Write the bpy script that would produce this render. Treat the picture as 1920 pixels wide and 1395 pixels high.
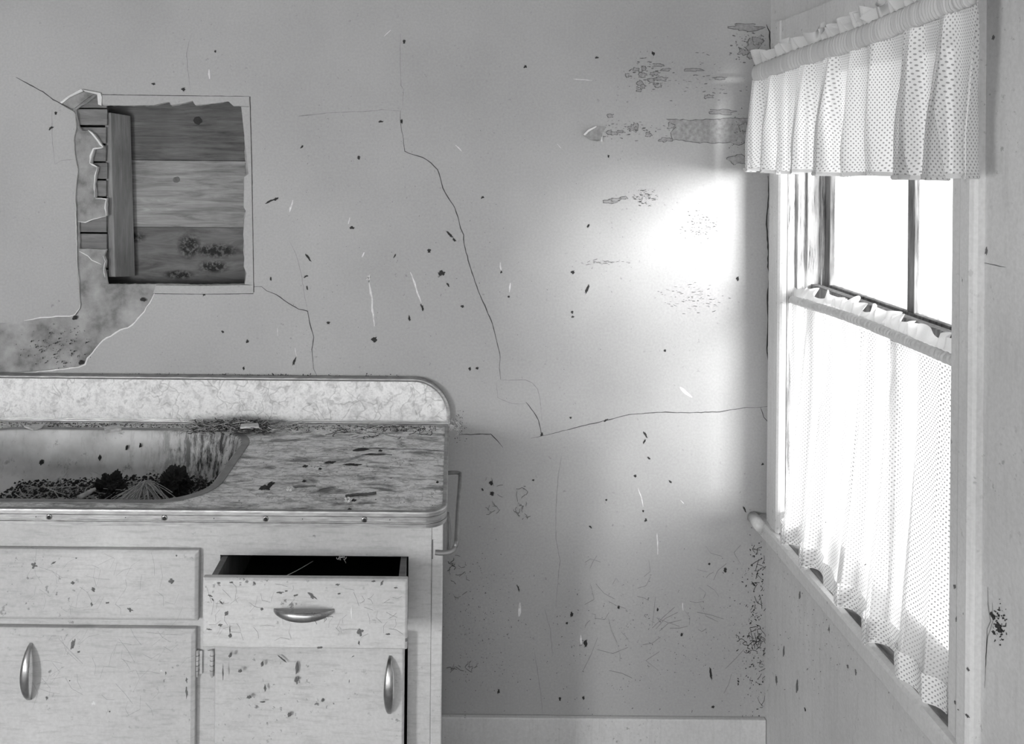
import bpy, bmesh, math, random
from math import sin, cos, pi, radians
from mathutils import Vector, Matrix, noise
from mathutils.geometry import tessellate_polygon

random.seed(7)
S = bpy.context.scene
COL = S.collection
for o in list(bpy.data.objects):
    bpy.data.objects.remove(o)

# ------------------------------------------------------------------ camera, world, sun, lights, exposure
F, PX, PY, EYE, ROLL = 1650.0, 840.0, 290.0, 1.63, radians(0.5)
YW = 2.40            # face of the back wall
XW = 0.877           # face of the right wall
cd = bpy.data.cameras.new('camera'); cam = bpy.data.objects.new('camera', cd); COL.objects.link(cam)
cd.sensor_fit = 'HORIZONTAL'; cd.sensor_width = 36.0; cd.lens = 36.0 * F / 1920
cd.shift_x = (960 - PX) / 1920; cd.shift_y = -(697.5 - PY) / 1920
cd.clip_start = 0.05; cd.clip_end = 200
cam.matrix_world = Matrix.Translation((0, 0, EYE)) @ Matrix.Rotation(pi / 2, 4, 'X') @ Matrix.Rotation(ROLL, 4, 'Z')
S.camera = cam

world = bpy.data.worlds.new('overcast_sky'); S.world = world; world.use_nodes = True
wn = world.node_tree; wn.nodes.clear()
wo = wn.nodes.new('ShaderNodeOutputWorld'); wb = wn.nodes.new('ShaderNodeBackground')
wb.inputs[0].default_value = (1, 1, 1, 1); wb.inputs[1].default_value = 2.1
wn.links.new(wb.outputs[0], wo.inputs[0])

def lamp(name, kind, loc, direction, energy, **kw):
    d = bpy.data.lights.new(name, kind); o = bpy.data.objects.new(name, d); COL.objects.link(o)
    o.location = loc; o.rotation_euler = Vector(direction).to_track_quat('-Z', 'Y').to_euler()
    d.energy = energy
    for k, v in kw.items(): setattr(d, k, v)
    return o
# low hazy sun, shining in past the window towards the back wall
lamp('sun', 'SUN', (4, -4, 3), (-0.60, 1.0, -0.19), 32.0, angle=radians(30))
# daylight of the window in the left wall, and an added soft fill lamp behind the camera
lamp('left_window_daylight', 'AREA', (-2.33, -1.3, 1.15), (1.0, 1.35, -0.1), 98, shape='RECTANGLE', size=0.55, size_y=0.9)
lamp('rear_fill', 'AREA', (-0.5, -2.3, 1.0), (0.05, 1, -0.05), 44, shape='RECTANGLE', size=2.6, size_y=1.5)

S.view_settings.view_transform = 'Standard'; S.view_settings.look = 'None'
S.view_settings.exposure = 0.0; S.view_settings.gamma = 1.0; S.view_settings.use_curve_mapping = False

# ------------------------------------------------------------------ pixel -> world helpers (photo pixels, 1920 x 1395)
CR, SR = cos(ROLL), sin(ROLL)
def ray(px, py):
    dx, dy = px - PX, py - PY
    return dx * CR + dy * SR, -dx * SR + dy * CR
def at(px, py, y=YW):
    dx, dy = ray(px, py); k = y / F
    return Vector((dx * k, y, EYE - dy * k))
def atx(px, py, x=XW):
    dx, dy = ray(px, py); k = x / dx
    return Vector((x, F * k, EYE - dy * k))
def atz(px, py, z):
    dx, dy = ray(px, py); k = (EYE - z) / dy
    return Vector((dx * k, F * k, z))

# ------------------------------------------------------------------ materials (all black-and-white, as the photograph)
def g(v): return (v, v, v, 1)
class NT:
    def __init__(s, name):
        s.m = bpy.data.materials.new(name); s.m.use_nodes = True; s.t = s.m.node_tree; s.t.nodes.clear()
        s.out = s.n('ShaderNodeOutputMaterial')
    def n(s, k, **kw):
        n = s.t.nodes.new(k)
        for a, b in kw.items(): setattr(n, a, b)
        return n
    def l(s, a, b): s.t.links.new(a, b)
    def coord(s, scale=(1, 1, 1), rot=(0, 0, 0), src='Object'):
        c = s.n('ShaderNodeTexCoord'); m = s.n('ShaderNodeMapping')
        m.inputs['Scale'].default_value = scale; m.inputs['Rotation'].default_value = rot
        s.l(c.outputs[src], m.inputs[0]); return m.outputs[0]
    def noise(s, vec, scale, detail=4, rough=.55, dist=0):
        n = s.n('ShaderNodeTexNoise'); n.inputs['Scale'].default_value = scale; n.inputs['Detail'].default_value = detail
        n.inputs['Roughness'].default_value = rough; n.inputs['Distortion'].default_value = dist
        s.l(vec, n.inputs['Vector']); return n.outputs[0]
    def ramp(s, fac, *stops, interp='LINEAR'):
        r = s.n('ShaderNodeValToRGB'); r.color_ramp.interpolation = interp
        e = r.color_ramp.elements
        while len(e) < len(stops): e.new(.5)
        for i, (p, v) in enumerate(stops): e[i].position = p; e[i].color = g(v)
        s.l(fac, r.inputs[0]); return r.outputs[0]
    def mix(s, fac, a, b, mode='MIX'):
        m = s.n('ShaderNodeMix', data_type='RGBA', blend_type=mode)
        for k, v in ((0, fac), (6, a), (7, b)):
            if isinstance(v, (int, float)): m.inputs[k].default_value = v if k == 0 else g(v)
            else: s.l(v, m.inputs[k])
        return m.outputs[2]
    def done(s, col, rough=.6, metal=0, bump=None, bd=.002, spec=.3):
        b = s.n('ShaderNodeBsdfPrincipled')
        if isinstance(col, (int, float)): b.inputs['Base Color'].default_value = g(col)
        else: s.l(col, b.inputs['Base Color'])
        if isinstance(rough, (int, float)): b.inputs['Roughness'].default_value = rough
        else: s.l(rough, b.inputs['Roughness'])
        b.inputs['Metallic'].default_value = metal; b.inputs['Specular IOR Level'].default_value = spec
        if bump is not None:
            n = s.n('ShaderNodeBump'); n.inputs['Strength'].default_value = .6; n.inputs['Distance'].default_value = bd
            s.l(bump, n.inputs['Height']); s.l(n.outputs[0], b.inputs['Normal'])
        s.l(b.outputs[0], s.out.inputs[0]); return s.m

def mat_paint(name, base, speck=.6, grain=(1, 1, 1), var=.12, streak=0.):
    t = NT(name); v = t.coord()
    big = t.ramp(t.noise(v, 2.2, 5), (.3, base * (1 - var)), (.7, base * (1 + var * .5)))
    fine = t.ramp(t.noise(v, 160, 2), (.3, .93), (.7, 1.04))
    c = t.mix(1, big, fine, 'MULTIPLY')
    sp = t.ramp(t.noise(v, 75, 3, .6), (.30, .35), (.36, 1))
    gate = t.ramp(t.noise(v, 5, 3), (.45, 0), (.62, 1))
    c = t.mix(speck, c, t.mix(gate, c, t.mix(1, c, sp, 'MULTIPLY')))
    if streak:
        sv = t.coord(scale=grain)
        st = t.ramp(t.noise(sv, 9, 5, .7), (.33, .72), (.5, 1))
        c = t.mix(streak, c, t.mix(1, c, st, 'MULTIPLY'))
    return t.done(c, .55, bump=t.noise(v, 26, 4), bd=.0012)

M = {}
M['wall'] = mat_paint('old_wall_paint', .39, .5)
M['wall_side'] = mat_paint('side_wall_paint', .60, .6, (6, 6, .7), streak=.3)
M['cabinet'] = mat_paint('cabinet_paint', .54, 1, (2, 2, 14), var=.2, streak=.6)
M['trim'] = mat_paint('window_trim_paint', .62, .7, (9, 9, .6), streak=.3)
M['drywhite'] = mat_paint('torn_paper_edge', .72, .2)
t = NT('bare_base_coat'); v = t.coord()
c = t.ramp(t.noise(v, 14, 7, .65), (.3, .12), (.48, .27), (.72, .42))
M['basecoat'] = t.done(c, .85, bump=t.noise(v, 60, 5), bd=.002)
t = NT('plaster'); v = t.coord()
M['plaster'] = t.done(t.ramp(t.noise(v, 22, 5), (.3, .36), (.7, .56)), .9, bump=t.noise(v, 40, 4), bd=.002)

def mat_wood(name, lo, hi, scale=(1, 1, 14), knots=True, rough=.8, blotch=.5):
    t = NT(name); v = t.coord(scale=scale); w = t.coord()
    a = t.ramp(t.noise(v, 6, 8, .7, .6), (.3, lo), (.7, hi))
    b = t.ramp(t.noise(w, 5, 5), (.38, .45), (.6, 1))
    c = t.mix(blotch, a, t.mix(1, a, b, 'MULTIPLY'))
    return t.done(c, rough, bump=t.noise(v, 20, 5), bd=.0015)
M['board_dark'] = mat_wood('dark_sheathing', .06, .20, (1, 1, 12))
M['board_light'] = mat_wood('light_sheathing', .14, .42, (1, 1, 12))
def mould_wood():
    t = NT('mouldy_sheathing'); v = t.coord(scale=(1.2, 1, 6)); w = t.coord()
    c = t.ramp(t.noise(v, 6, 8, .7, .6), (.3, .07), (.7, .21))
    tot = None
    for (px, py, rx, rz) in ((355, 462, .040, .040), (405, 470, .075, .024), (335, 515, .05, .016), (400, 500, .05, .022), (240, 445, .06, .02)):
        p = at(px, py, YW + .10); m = t.n('ShaderNodeMapping'); m.inputs['Location'].default_value = (-p.x / rx, -p.y, -p.z / rz)
        m.inputs['Scale'].default_value = (1 / rx, 1, 1 / rz); t.l(w, m.inputs[0])
        ln = t.n('ShaderNodeVectorMath', operation='LENGTH'); t.l(m.outputs[0], ln.inputs[0])
        f = t.ramp(ln.outputs['Value'], (.0, 1), (1, 0))
        tot = f if tot is None else t.mix(1, tot, f, 'LIGHTEN')
    n = t.noise(w, 70, 8, .7)
    f = t.mix(1, t.ramp(tot, (.0, 0), (.5, 1)), t.ramp(n, (.42, 0), (.52, .95)), 'MULTIPLY')
    return t.done(t.mix(f, c, .015), .85, bump=t.noise(v, 20, 5), bd=.0015)
M['board_stain'] = mould_wood()
M['stud'] = mat_wood('stud_wood', .17, .32, (14, 14, 1))
M['lath'] = mat_wood('lath_wood', .12, .26, (1, 1, 10))
M['sillwood'] = mat_wood('weathered_sill_wood', .06, .30, (6, 1.2, 6), blotch=.8)
M['frame'] = mat_wood('weathered_sash_wood', .03, .30, (16, 16, 1), blotch=.5)
M['jambwood'] = mat_wood('flaking_jamb_paint', .0, .9, (22, 22, 1.2), blotch=.9)
M['drawerwood'] = mat_wood('drawer_side_wood', .12, .24, (1, 10, 1))
M['floor'] = mat_wood('floor_boards', .30, .46, (8, 1, 1))

t = NT('aged_chrome'); v = t.coord()
M['chrome'] = t.done(t.ramp(t.noise(v, 30, 5), (.35, .28), (.7, .5)), t.ramp(t.noise(v, 50, 4), (.3, .42), (.7, .26)), metal=1)
t = NT('dull_aluminium'); v = t.coord(scale=(3, 3, 20))
M['alu'] = t.done(t.ramp(t.noise(v, 12, 6), (.3, .26), (.7, .46)), t.ramp(t.noise(v, 40, 4), (.3, .6), (.7, .42)), metal=1)
t = NT('dull_sink_rim'); v = t.coord()
M['rim'] = t.done(t.ramp(t.noise(v, 30, 6), (.3, .20), (.7, .30)), .5, metal=.6)

# speckled laminate with fine veins
def mat_laminate(name, base, dark, dirt):
    t = NT(name); v = t.coord()
    n1 = t.noise(v, 38, 4, .6, .4)
    c = t.ramp(n1, (.40, base * .78), (.47, base * .93), (.6, base))
    dn = t.n('ShaderNodeTexNoise'); dn.inputs['Scale'].default_value = 14; t.l(v, dn.inputs['Vector'])
    add = t.n('ShaderNodeMix', data_type='RGBA', blend_type='ADD'); add.inputs[0].default_value = .12
    t.l(v, add.inputs[6]); t.l(dn.outputs['Color'], add.inputs[7])
    vo = t.n('ShaderNodeTexVoronoi', feature='DISTANCE_TO_EDGE'); vo.inputs['Scale'].default_value = 22
    t.l(add.outputs[2], vo.inputs['Vector'])
    vein = t.ramp(vo.outputs['Distance'], (.015, .72), (.05, 1))
    gate = t.ramp(t.noise(v, 12, 2), (.45, 0), (.55, 1))
    c = t.mix(gate, c, t.mix(1, c, vein, 'MULTIPLY'))
    vb = t.n('ShaderNodeTexVoronoi'); vb.inputs['Scale'].default_value = 34; t.l(add.outputs[2], vb.inputs['Vector'])
    c = t.mix(1, c, t.ramp(vb.outputs['Distance'], (.16, .76), (.24, 1)), 'MULTIPLY')
    c = t.mix(1, c, t.ramp(t.noise(v, 230, 2), (.35, .85), (.55, 1)), 'MULTIPLY')
    if dirt:
        s = t.coord(scale=(1, 2.4, 1))
        d = t.noise(s, 11, 8, .68, .5)
        c = t.mix(t.ramp(d, (.49, 0), (.63, .85)), c, dark)
        d2 = t.noise(t.coord(scale=(1, 3.2, 1)), 34, 6, .7)
        c = t.mix(t.ramp(d2, (.50, 0), (.66, .6)), c, dark * 1.4)
    return t.done(c, .5, bump=t.noise(v, 60, 3) if dirt else None, bd=.001)
M['laminate'] = mat_laminate('backsplash_laminate', .84, .05, False)
M['laminate_dirty'] = mat_laminate('dirty_worktop_laminate', .84, .07, True)

t = NT('stained_enamel'); v = t.coord(); sv = t.coord(scale=(7, 7, 1.2))
c = t.ramp(t.noise(v, 7, 6, .6), (.3, .42), (.6, .72))
sx = t.n('ShaderNodeSeparateXYZ'); t.l(v, sx.inputs[0])
mr = t.n('ShaderNodeMapRange'); mr.inputs[1].default_value = -.80; mr.inputs[2].default_value = -.64; t.l(sx.outputs[0], mr.inputs[0])
st_ = t.mix(1, t.ramp(t.noise(sv, 7, 8, .8), (.44, 0), (.56, 1)), mr.outputs[0], 'MULTIPLY')
c = t.mix(st_, c, .05)
c = t.mix(t.ramp(t.noise(sv, 6, 7, .75), (.55, 0), (.72, .35)), c, .12)
c = t.mix(t.ramp(t.noise(v, 30, 6, .7), (.60, 0), (.70, .7)), c, .06)
M['enamel'] = t.done(c, .4, bump=t.noise(v, 50, 4), bd=.001)

def flat(name, v, r=.8, metal=0):
    t = NT(name); w = t.coord()
    return t.done(t.ramp(t.noise(w, 90, 3), (.3, v * .75), (.7, v * 1.2)), r, metal=metal)
M['dark'] = flat('dark_dirt', .035); M['grime'] = flat('grime', .14); M['midgrime'] = flat('thin_grime', .24)
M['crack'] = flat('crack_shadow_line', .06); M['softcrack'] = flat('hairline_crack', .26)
M['scrape'] = flat('white_scrape', .66); M['bare'] = flat('bare_patch', .30); M['bare_edge'] = flat('flaked_paint_rim', .13)
M['straw'] = flat('dry_straw', .48); M['twig'] = flat('dark_twig', .07); M['chip'] = flat('plaster_chip', .6)
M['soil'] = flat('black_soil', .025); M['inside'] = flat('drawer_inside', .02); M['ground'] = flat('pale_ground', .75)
M['steel_dark'] = flat('dark_screw', .08, .4, .6); M['web'] = flat('cobweb', .6); M['room'] = flat('room_wall', .45)

def mat_cloth(name, trans, sheer, dots=True, dot_scale=150.0, tone=.88):
    t = NT(name)
    uv = t.coord(scale=(1, 1, 1), rot=(0, 0, radians(45)), src='UV')
    weave = t.ramp(t.noise(uv, 700, 2), (.3, tone * .9), (.7, tone))
    col = weave; dm = None
    if dots:
        vo = t.n('ShaderNodeTexVoronoi'); vo.voronoi_dimensions = '2D'; vo.inputs['Scale'].default_value = dot_scale
        vo.inputs['Randomness'].default_value = 0; t.l(uv, vo.inputs['Vector'])
        dm = t.ramp(vo.outputs['Distance'], (.20, 1), (.28, 0))
        col = t.mix(dm, weave, .36)
    d = t.n('ShaderNodeBsdfDiffuse'); t.l(col, d.inputs[0])
    tr = t.n('ShaderNodeBsdfTranslucent'); t.l(col, tr.inputs[0])
    m1 = t.n('ShaderNodeMixShader'); m1.inputs[0].default_value = trans
    t.l(d.outputs[0], m1.inputs[1]); t.l(tr.outputs[0], m1.inputs[2])
    tp = t.n('ShaderNodeBsdfTransparent'); tp.inputs[0].default_value = (1, 1, 1, 1)
    m2 = t.n('ShaderNodeMixShader')
    if dm is not None:
        r = t.n('ShaderNodeMapRange'); r.inputs[3].default_value = sheer; r.inputs[4].default_value = sheer * .1
        t.l(dm, r.inputs[0]); t.l(r.outputs[0], m2.inputs[0])
    else: m2.inputs[0].default_value = sheer
    t.l(m1.outputs[0], m2.inputs[1]); t.l(tp.outputs[0], m2.inputs[2])
    t.l(m2.outputs[0], t.out.inputs[0]); return t.m
M['valance'] = mat_cloth('dotted_sheer', .22, .09)
M['sheer'] = mat_cloth('dotted_thin_sheer', .42, .33)
M['hem'] = mat_cloth('doubled_hem', .22, .02)
M['gather'] = mat_cloth('gathered_cloth', .04, .0, False, tone=.62)
M['ruffle'] = mat_cloth('shaded_ruffle_cloth', .06, .0, False, tone=.62)  # greyer tone puts the dimmer light on the valance ruffle into its colour
M['ruffle_thin'] = mat_cloth('thin_ruffle_cloth', .4, .1, False, tone=.88)

t = NT('dirty_glass'); v = t.coord(scale=(1, 1, .5))
tp = t.n('ShaderNodeBsdfTransparent'); tp.inputs[0].default_value = g(.95)
gl = t.n('ShaderNodeBsdfGlossy'); gl.inputs['Roughness'].default_value = .08
df = t.n('ShaderNodeBsdfTranslucent'); df.inputs[0].default_value = g(.22)
m1 = t.n('ShaderNodeMixShader'); m1.inputs[0].default_value = .06; t.l(tp.outputs[0], m1.inputs[1]); t.l(gl.outputs[0], m1.inputs[2])
m2 = t.n('ShaderNodeMixShader'); t.l(t.ramp(t.noise(v, 12, 7, .7), (.5, .02), (.72, .5)), m2.inputs[0])
t.l(m1.outputs[0], m2.inputs[1]); t.l(df.outputs[0], m2.inputs[2]); t.l(m2.outputs[0], t.out.inputs[0])
M['glass'] = t.m
t = NT('dirty_dimmed_glass'); v = t.coord(scale=(1, 1.5, .6))  # grey smears, plus extra dimming added to weaken sun through the upper sash
tp = t.n('ShaderNodeBsdfTransparent'); tp.inputs[0].default_value = g(.88)
df = t.n('ShaderNodeBsdfTranslucent'); df.inputs[0].default_value = g(.35)
m2 = t.n('ShaderNodeMixShader'); t.l(t.ramp(t.noise(v, 9, 7, .7), (.42, .12), (.66, .78)), m2.inputs[0])
t.l(tp.outputs[0], m2.inputs[1]); t.l(df.outputs[0], m2.inputs[2]); t.l(m2.outputs[0], t.out.inputs[0])
M['glass_dirty_dim'] = t.m

# ------------------------------------------------------------------ mesh helpers
def obj(name, vs, fs, mat, parent=None, smooth=False, uv=None, **props):
    me = bpy.data.meshes.new(name); me.from_pydata([tuple(v) for v in vs], [], fs); me.update()
    me.materials.append(M[mat] if isinstance(mat, str) else mat)
    if smooth:
        for p in me.polygons: p.use_smooth = True
    if uv:
        l = me.uv_layers.new(name='UVMap')
        for lp in me.loops: l.data[lp.index].uv = uv[lp.vertex_index]
    o = bpy.data.objects.new(name, me); COL.objects.link(o)
    if parent is not None: o.parent = parent
    for k, v in props.items(): o[k] = v
    return o
def clean(o, bevel=0, seg=2, angle=35):
    bm = bmesh.new(); bm.from_mesh(o.data)
    bmesh.ops.remove_doubles(bm, verts=bm.verts, dist=1e-6)
    bmesh.ops.recalc_face_normals(bm, faces=bm.faces)
    bm.to_mesh(o.data); bm.free()
    if bevel:
        m = o.modifiers.new('bevel', 'BEVEL'); m.width = bevel; m.segments = seg; m.limit_method = 'ANGLE'; m.angle_limit = radians(angle)
    return o
def boxes(name, bs, mat, parent=None, bevel=0, **props):
    vs, fs = [], []
    for (a, b) in bs:
        n = len(vs)
        vs += [(x, y, z) for x in (a[0], b[0]) for y in (a[1], b[1]) for z in (a[2], b[2])]
        fs += [tuple(n + i for i in f) for f in ((0, 1, 3, 2), (4, 6, 7, 5), (0, 4, 5, 1), (2, 3, 7, 6), (0, 2, 6, 4), (1, 5, 7, 3))]
    o = obj(name, vs, fs, mat, parent, **props); return clean(o, bevel)
def box(name, a, b, mat, parent=None, bevel=0, **props): return boxes(name, [(a, b)], mat, parent, bevel, **props)
def prism(name, loops, lo, hi, axis, mat, parent=None, bevel=0, mat_side=None, smooth=False, **props):
    """loops of 2-D points (outer first, holes after) extruded along an axis: 'y' -> points are (x, z); 'z' -> (x, y)."""
    def P(p, h): return (p[0], h, p[1]) if axis == 'y' else ((p[0], p[1], h) if axis == 'z' else (h, p[0], p[1]))
    flatp = [p for l in loops for p in l]; n = len(flatp)
    tris = tessellate_polygon([[Vector((p[0], p[1], 0)) for p in l] for l in loops])
    vs = [P(p, lo) for p in flatp] + [P(p, hi) for p in flatp]
    fs = [tuple(t) for t in tris] + [tuple(i + n for i in reversed(t)) for t in tris]
    k = 0; ntri = len(fs)
    for l in loops:
        m = len(l)
        for i in range(m):
            a, b = k + i, k + (i + 1) % m
            fs.append((a, b, b + n, a + n))
        k += m
    o = obj(name, vs, fs, mat, parent, **props)
    if mat_side:
        o.data.materials.append(M[mat_side])
        for i, p in enumerate(o.data.polygons):
            if i >= ntri: p.material_index = 1
    bm = bmesh.new(); bm.from_mesh(o.data); bmesh.ops.recalc_face_normals(bm, faces=bm.faces); bm.to_mesh(o.data); bm.free()
    if bevel: clean(o, bevel)
    return o
def tube_data(pts, r, seg=8, cap=True, vs=None, fs=None):
    vs = [] if vs is None else vs; fs = [] if fs is None else fs
    pts = [Vector(p) for p in pts]; n = len(pts); base = len(vs); ref = None
    for i, p in enumerate(pts):
        d = (pts[min(i + 1, n - 1)] - pts[max(i - 1, 0)])
        d = d.normalized() if d.length > 1e-9 else Vector((0, 0, 1))
        if ref is None: ref = d.orthogonal().normalized()
        ref = (ref - d * ref.dot(d)); ref = ref.normalized() if ref.length > 1e-6 else d.orthogonal().normalized()
        b = d.cross(ref); rr = r[i] if isinstance(r, (list, tuple)) else r
        for k in range(seg):
            a = 2 * pi * k / seg; vs.append(p + ref * cos(a) * rr + b * sin(a) * rr)
    for i in range(n - 1):
        for k in range(seg):
            a = base + i * seg + k; b = base + i * seg + (k + 1) % seg
            fs.append((a, b, b + seg, a + seg))
    if cap:
        fs.append(tuple(base + k for k in reversed(range(seg)))); fs.append(tuple(base + (n - 1) * seg + k for k in range(seg)))
    return vs, fs
def tube(name, pts, r, mat, parent=None, seg=8, **props):
    vs, fs = tube_data(pts, r, seg); return obj(name, vs, fs, mat, parent, True, **props)
def smoothpath(pts, sub=6):
    pts = [Vector(p) for p in pts]; out = []
    for i in range(len(pts) - 1):
        p0, p1, p2, p3 = pts[max(i - 1, 0)], pts[i], pts[i + 1], pts[min(i + 2, len(pts) - 1)]
        for k in range(sub):
            t = k / sub
            out.append(.5 * ((2 * p1) + (p2 - p0) * t + (2 * p0 - 5 * p1 + 4 * p2 - p3) * t * t + (3 * p1 - p0 - 3 * p2 + p3) * t ** 3))
    out.append(pts[-1]); return out
def sweep(name, path, prof, mat, parent=None, closed=False, up=Vector((0, 0, 1)), **props):
    """sweep an open profile of (outward, up) pairs along a planar path whose plane normal is `up`."""
    vs, fs = [], []; n, m = len(path), len(prof)
    for i, p in enumerate(path):
        a = path[(i - 1) % n] if closed or i > 0 else p; b = path[(i + 1) % n] if closed or i < n - 1 else p
        d = (b - a).normalized(); o = d.cross(up).normalized()
        for (u, w) in prof: vs.append(p + o * u + up * w)
    for i in range(n if closed else n - 1):
        for k in range(m - 1):
            a, b = i * m + k, ((i + 1) % n) * m + k
            fs.append((a, a + 1, b + 1, b))
    o = obj(name, vs, fs, mat, parent, **props)
    bm = bmesh.new(); bm.from_mesh(o.data); bmesh.ops.recalc_face_normals(bm, faces=bm.faces); bm.to_mesh(o.data); bm.free()
    return o
def empty(name, loc=(0, 0, 0), **props):
    o = bpy.data.objects.new(name, None); COL.objects.link(o); o.empty_display_size = .05
    for k, v in props.items(): o[k] = v
    return o      # kept at the origin: parts are built in world coordinates
def thing(name, label, cat, group=None):
    o = empty(name); o['label'] = label; o['category'] = cat
    if group: o['group'] = group
    return o
def tag(o, label, cat, group=None):
    o['label'] = label; o['category'] = cat
    if group: o['group'] = group
    return o
def arc(cx, cy, r, a0, a1, n=10):
    return [(cx + r * cos(radians(a0 + (a1 - a0) * i / n)), cy + r * sin(radians(a0 + (a1 - a0) * i / n))) for i in range(n + 1)]
def xz(pts, y=YW): return [(at(a, b, y).x, at(a, b, y).z) for a, b in pts]
def rough_line(pts, amp, step):
    """break a polyline into a ragged one (pixel units)."""
    out = []
    n = len(pts)
    for i in range(n):
        a, b = Vector(pts[i]), Vector(pts[(i + 1) % n]); L = (b - a).length; k = max(1, int(L / step))
        nn = Vector((-(b - a).y, (b - a).x)).normalized() if L > 0 else Vector((0, 0))
        for j in range(k):
            p = a.lerp(b, j / k)
            out.append(tuple(p + nn * (random.uniform(-amp, amp) if j else 0)))
    return out

# ------------------------------------------------------------------ the room
ZC = 2.62
XL, YB = -2.4, -2.45
# finish coat of the back wall, with the peeled and broken outline cut out of it
holeA = [(110, 193), (128, 180), (152, 168), (165, 172), (188, 174), (190, 182), (330, 183), (466, 184), (468, 380), (470, 546),
         (380, 550), (290, 549), (282, 566), (272, 582), (258, 598), (248, 610), (240, 614), (225, 619), (208, 630), (192, 638),
         (178, 655), (164, 672), (160, 682), (148, 687), (120, 691), (82, 695), (45, 698), (-60, 704), (-75, 660), (-60, 610), (45, 602),
         (76, 597), (105, 594), (131, 594), (137, 600), (139, 590), (148, 580), (150, 570), (148, 535), (143, 500), (143, 440),
         (141, 380), (143, 345), (146, 318), (140, 290), (138, 262), (143, 235), (141, 216), (138, 209), (124, 202)]
random.seed(3)
wallA = empty('wall_back', kind='structure')
outer = [(XL, 0), (XW, 0), (XW, ZC), (XL, ZC)]
prism('painted_surface', [outer, xz(rough_line(holeA, .8, 9))], YW, YW + .005, 'y', 'wall', wallA, mat_side='drywhite')
holeB = [(200, 534), (197, 520), (194, 505), (197, 490), (193, 480), (198, 468), (146, 467), (145, 415), (160, 417), (175, 411), (199, 405),
         (198, 390), (199, 372), (178, 371), (176, 345), (178, 330), (182, 313), (170, 308), (171, 296), (176, 277), (193, 277),
         (185, 265), (176, 252), (166, 244), (152, 245), (146, 238), (142, 222), (139, 205), (163, 190), (182, 175), (188, 188), (192, 198),
         (290, 198), (305, 194), (319, 192), (321, 199), (345, 194), (362, 189), (366, 198), (400, 194), (428, 190), (437, 199), (451, 199),
         (453, 215), (456, 228), (457, 260), (458, 290), (461, 325), (455, 337), (456, 380), (460, 395), (455, 410), (457, 440), (455, 470),
         (460, 500), (457, 533), (380, 535), (300, 533)]
prism('base_coat', [outer, xz(rough_line(holeB, .6, 6))], YW + .006, YW + .016, 'y', 'basecoat', wallA, mat_side='drywhite')
# raised repair strips around the opening
def strip(pts, y0=YW - .002, mat='wall'):
    return prism('cover_strip', [xz(pts, y0)], y0, y0 + .006, 'y', mat, wallA, mat_side='drywhite')
strip([(191, 178), (330, 180), (467, 181), (467, 200), (452, 199), (437, 198), (428, 190), (400, 194), (366, 197), (361, 189), (345, 193), (320, 197), (318, 191), (305, 193), (290, 197), (230, 198), (192, 196)])
strip([(467.5, 181), (471, 300), (475, 534), (459, 533), (462, 512), (457, 500), (459, 470), (456, 440), (458, 412), (462, 398), (457, 388), (458, 332), (466, 326), (463, 300), (459, 262), (455, 226), (453, 200.3), (467.5, 200.3)])
strip([(292, 535), (380, 536), (462, 534.5), (475, 534.5), (475, 550), (380, 551), (287, 550)])
# laths, stud, blocking and outer boards inside the wall
for i in range(11):
    zt = 172 + 33.4 * i + random.uniform(-.6, .6)
    for (a, b) in ((60, 200), (459, 560)):
        p, q = at(a, zt + 28.5, YW + .017), at(b + random.uniform(-1.5, 1.5), zt, YW + .017)
        box('lath', (p.x, YW + .017, p.z), (q.x, YW + .025, q.z), 'lath', wallA, .0006)
p = [at(a, b, YW + .030) for a, b in ((197, 212), (221, 213), (224, 360), (226, 516), (203, 518), (199, 380))]
def stud():
    vs = [at(199, 211, YW + .026), at(204, 211, YW + .026), at(206, 519, YW + .026), at(201, 519, YW + .026)]
    w = .048
    a = [(vs[0].x - .004, vs[0].z), (vs[0].x + .012, vs[0].z), (vs[3].x + .022, vs[3].z), (vs[3].x + .004, vs[3].z)]
    b = [(x + .004, z) for x, z in a]
    V = [(x, YW + .026, z) for x, z in a] + [(x + .030, YW + .085, z - .006) for x, z in b]
    o = obj('stud', V, [(0, 1, 2, 3), (7, 6, 5, 4), (0, 4, 5, 1), (1, 5, 6, 2), (2, 6, 7, 3), (3, 7, 4, 0)], 'stud', wallA)
    return clean(o, .001)
stud()
YS = YW + .10
for (t0, t1, m) in ((60, 299.5, 'board_dark'), (302, 424.5, 'board_light'), (427.5, 690, 'board_stain')):
    a, b = at(40, t1, YS), at(640, t0, YS)
    box('sheathing_board', (a.x, YS, a.z), (b.x, YS + .02, b.z), m, wallA, .0012)
a, b = at(40, 700, YS), at(640, 50, YS)
boxes('cavity_blocking', [((a.x - .05, YW + .026, a.z - .05), (a.x, YS + .05, b.z + .05)), ((b.x, YW + .026, a.z - .05), (b.x + .05, YS + .05, b.z + .05)),
    ((a.x, YW + .026, a.z - .05), (b.x, YS + .05, a.z)), ((a.x, YW + .026, b.z), (b.x, YS + .05, b.z + .05)), ((a.x - .05, YS + .03, a.z - .05), (b.x + .05, YS + .05, b.z + .05))], 'board_dark', wallA)
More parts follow.
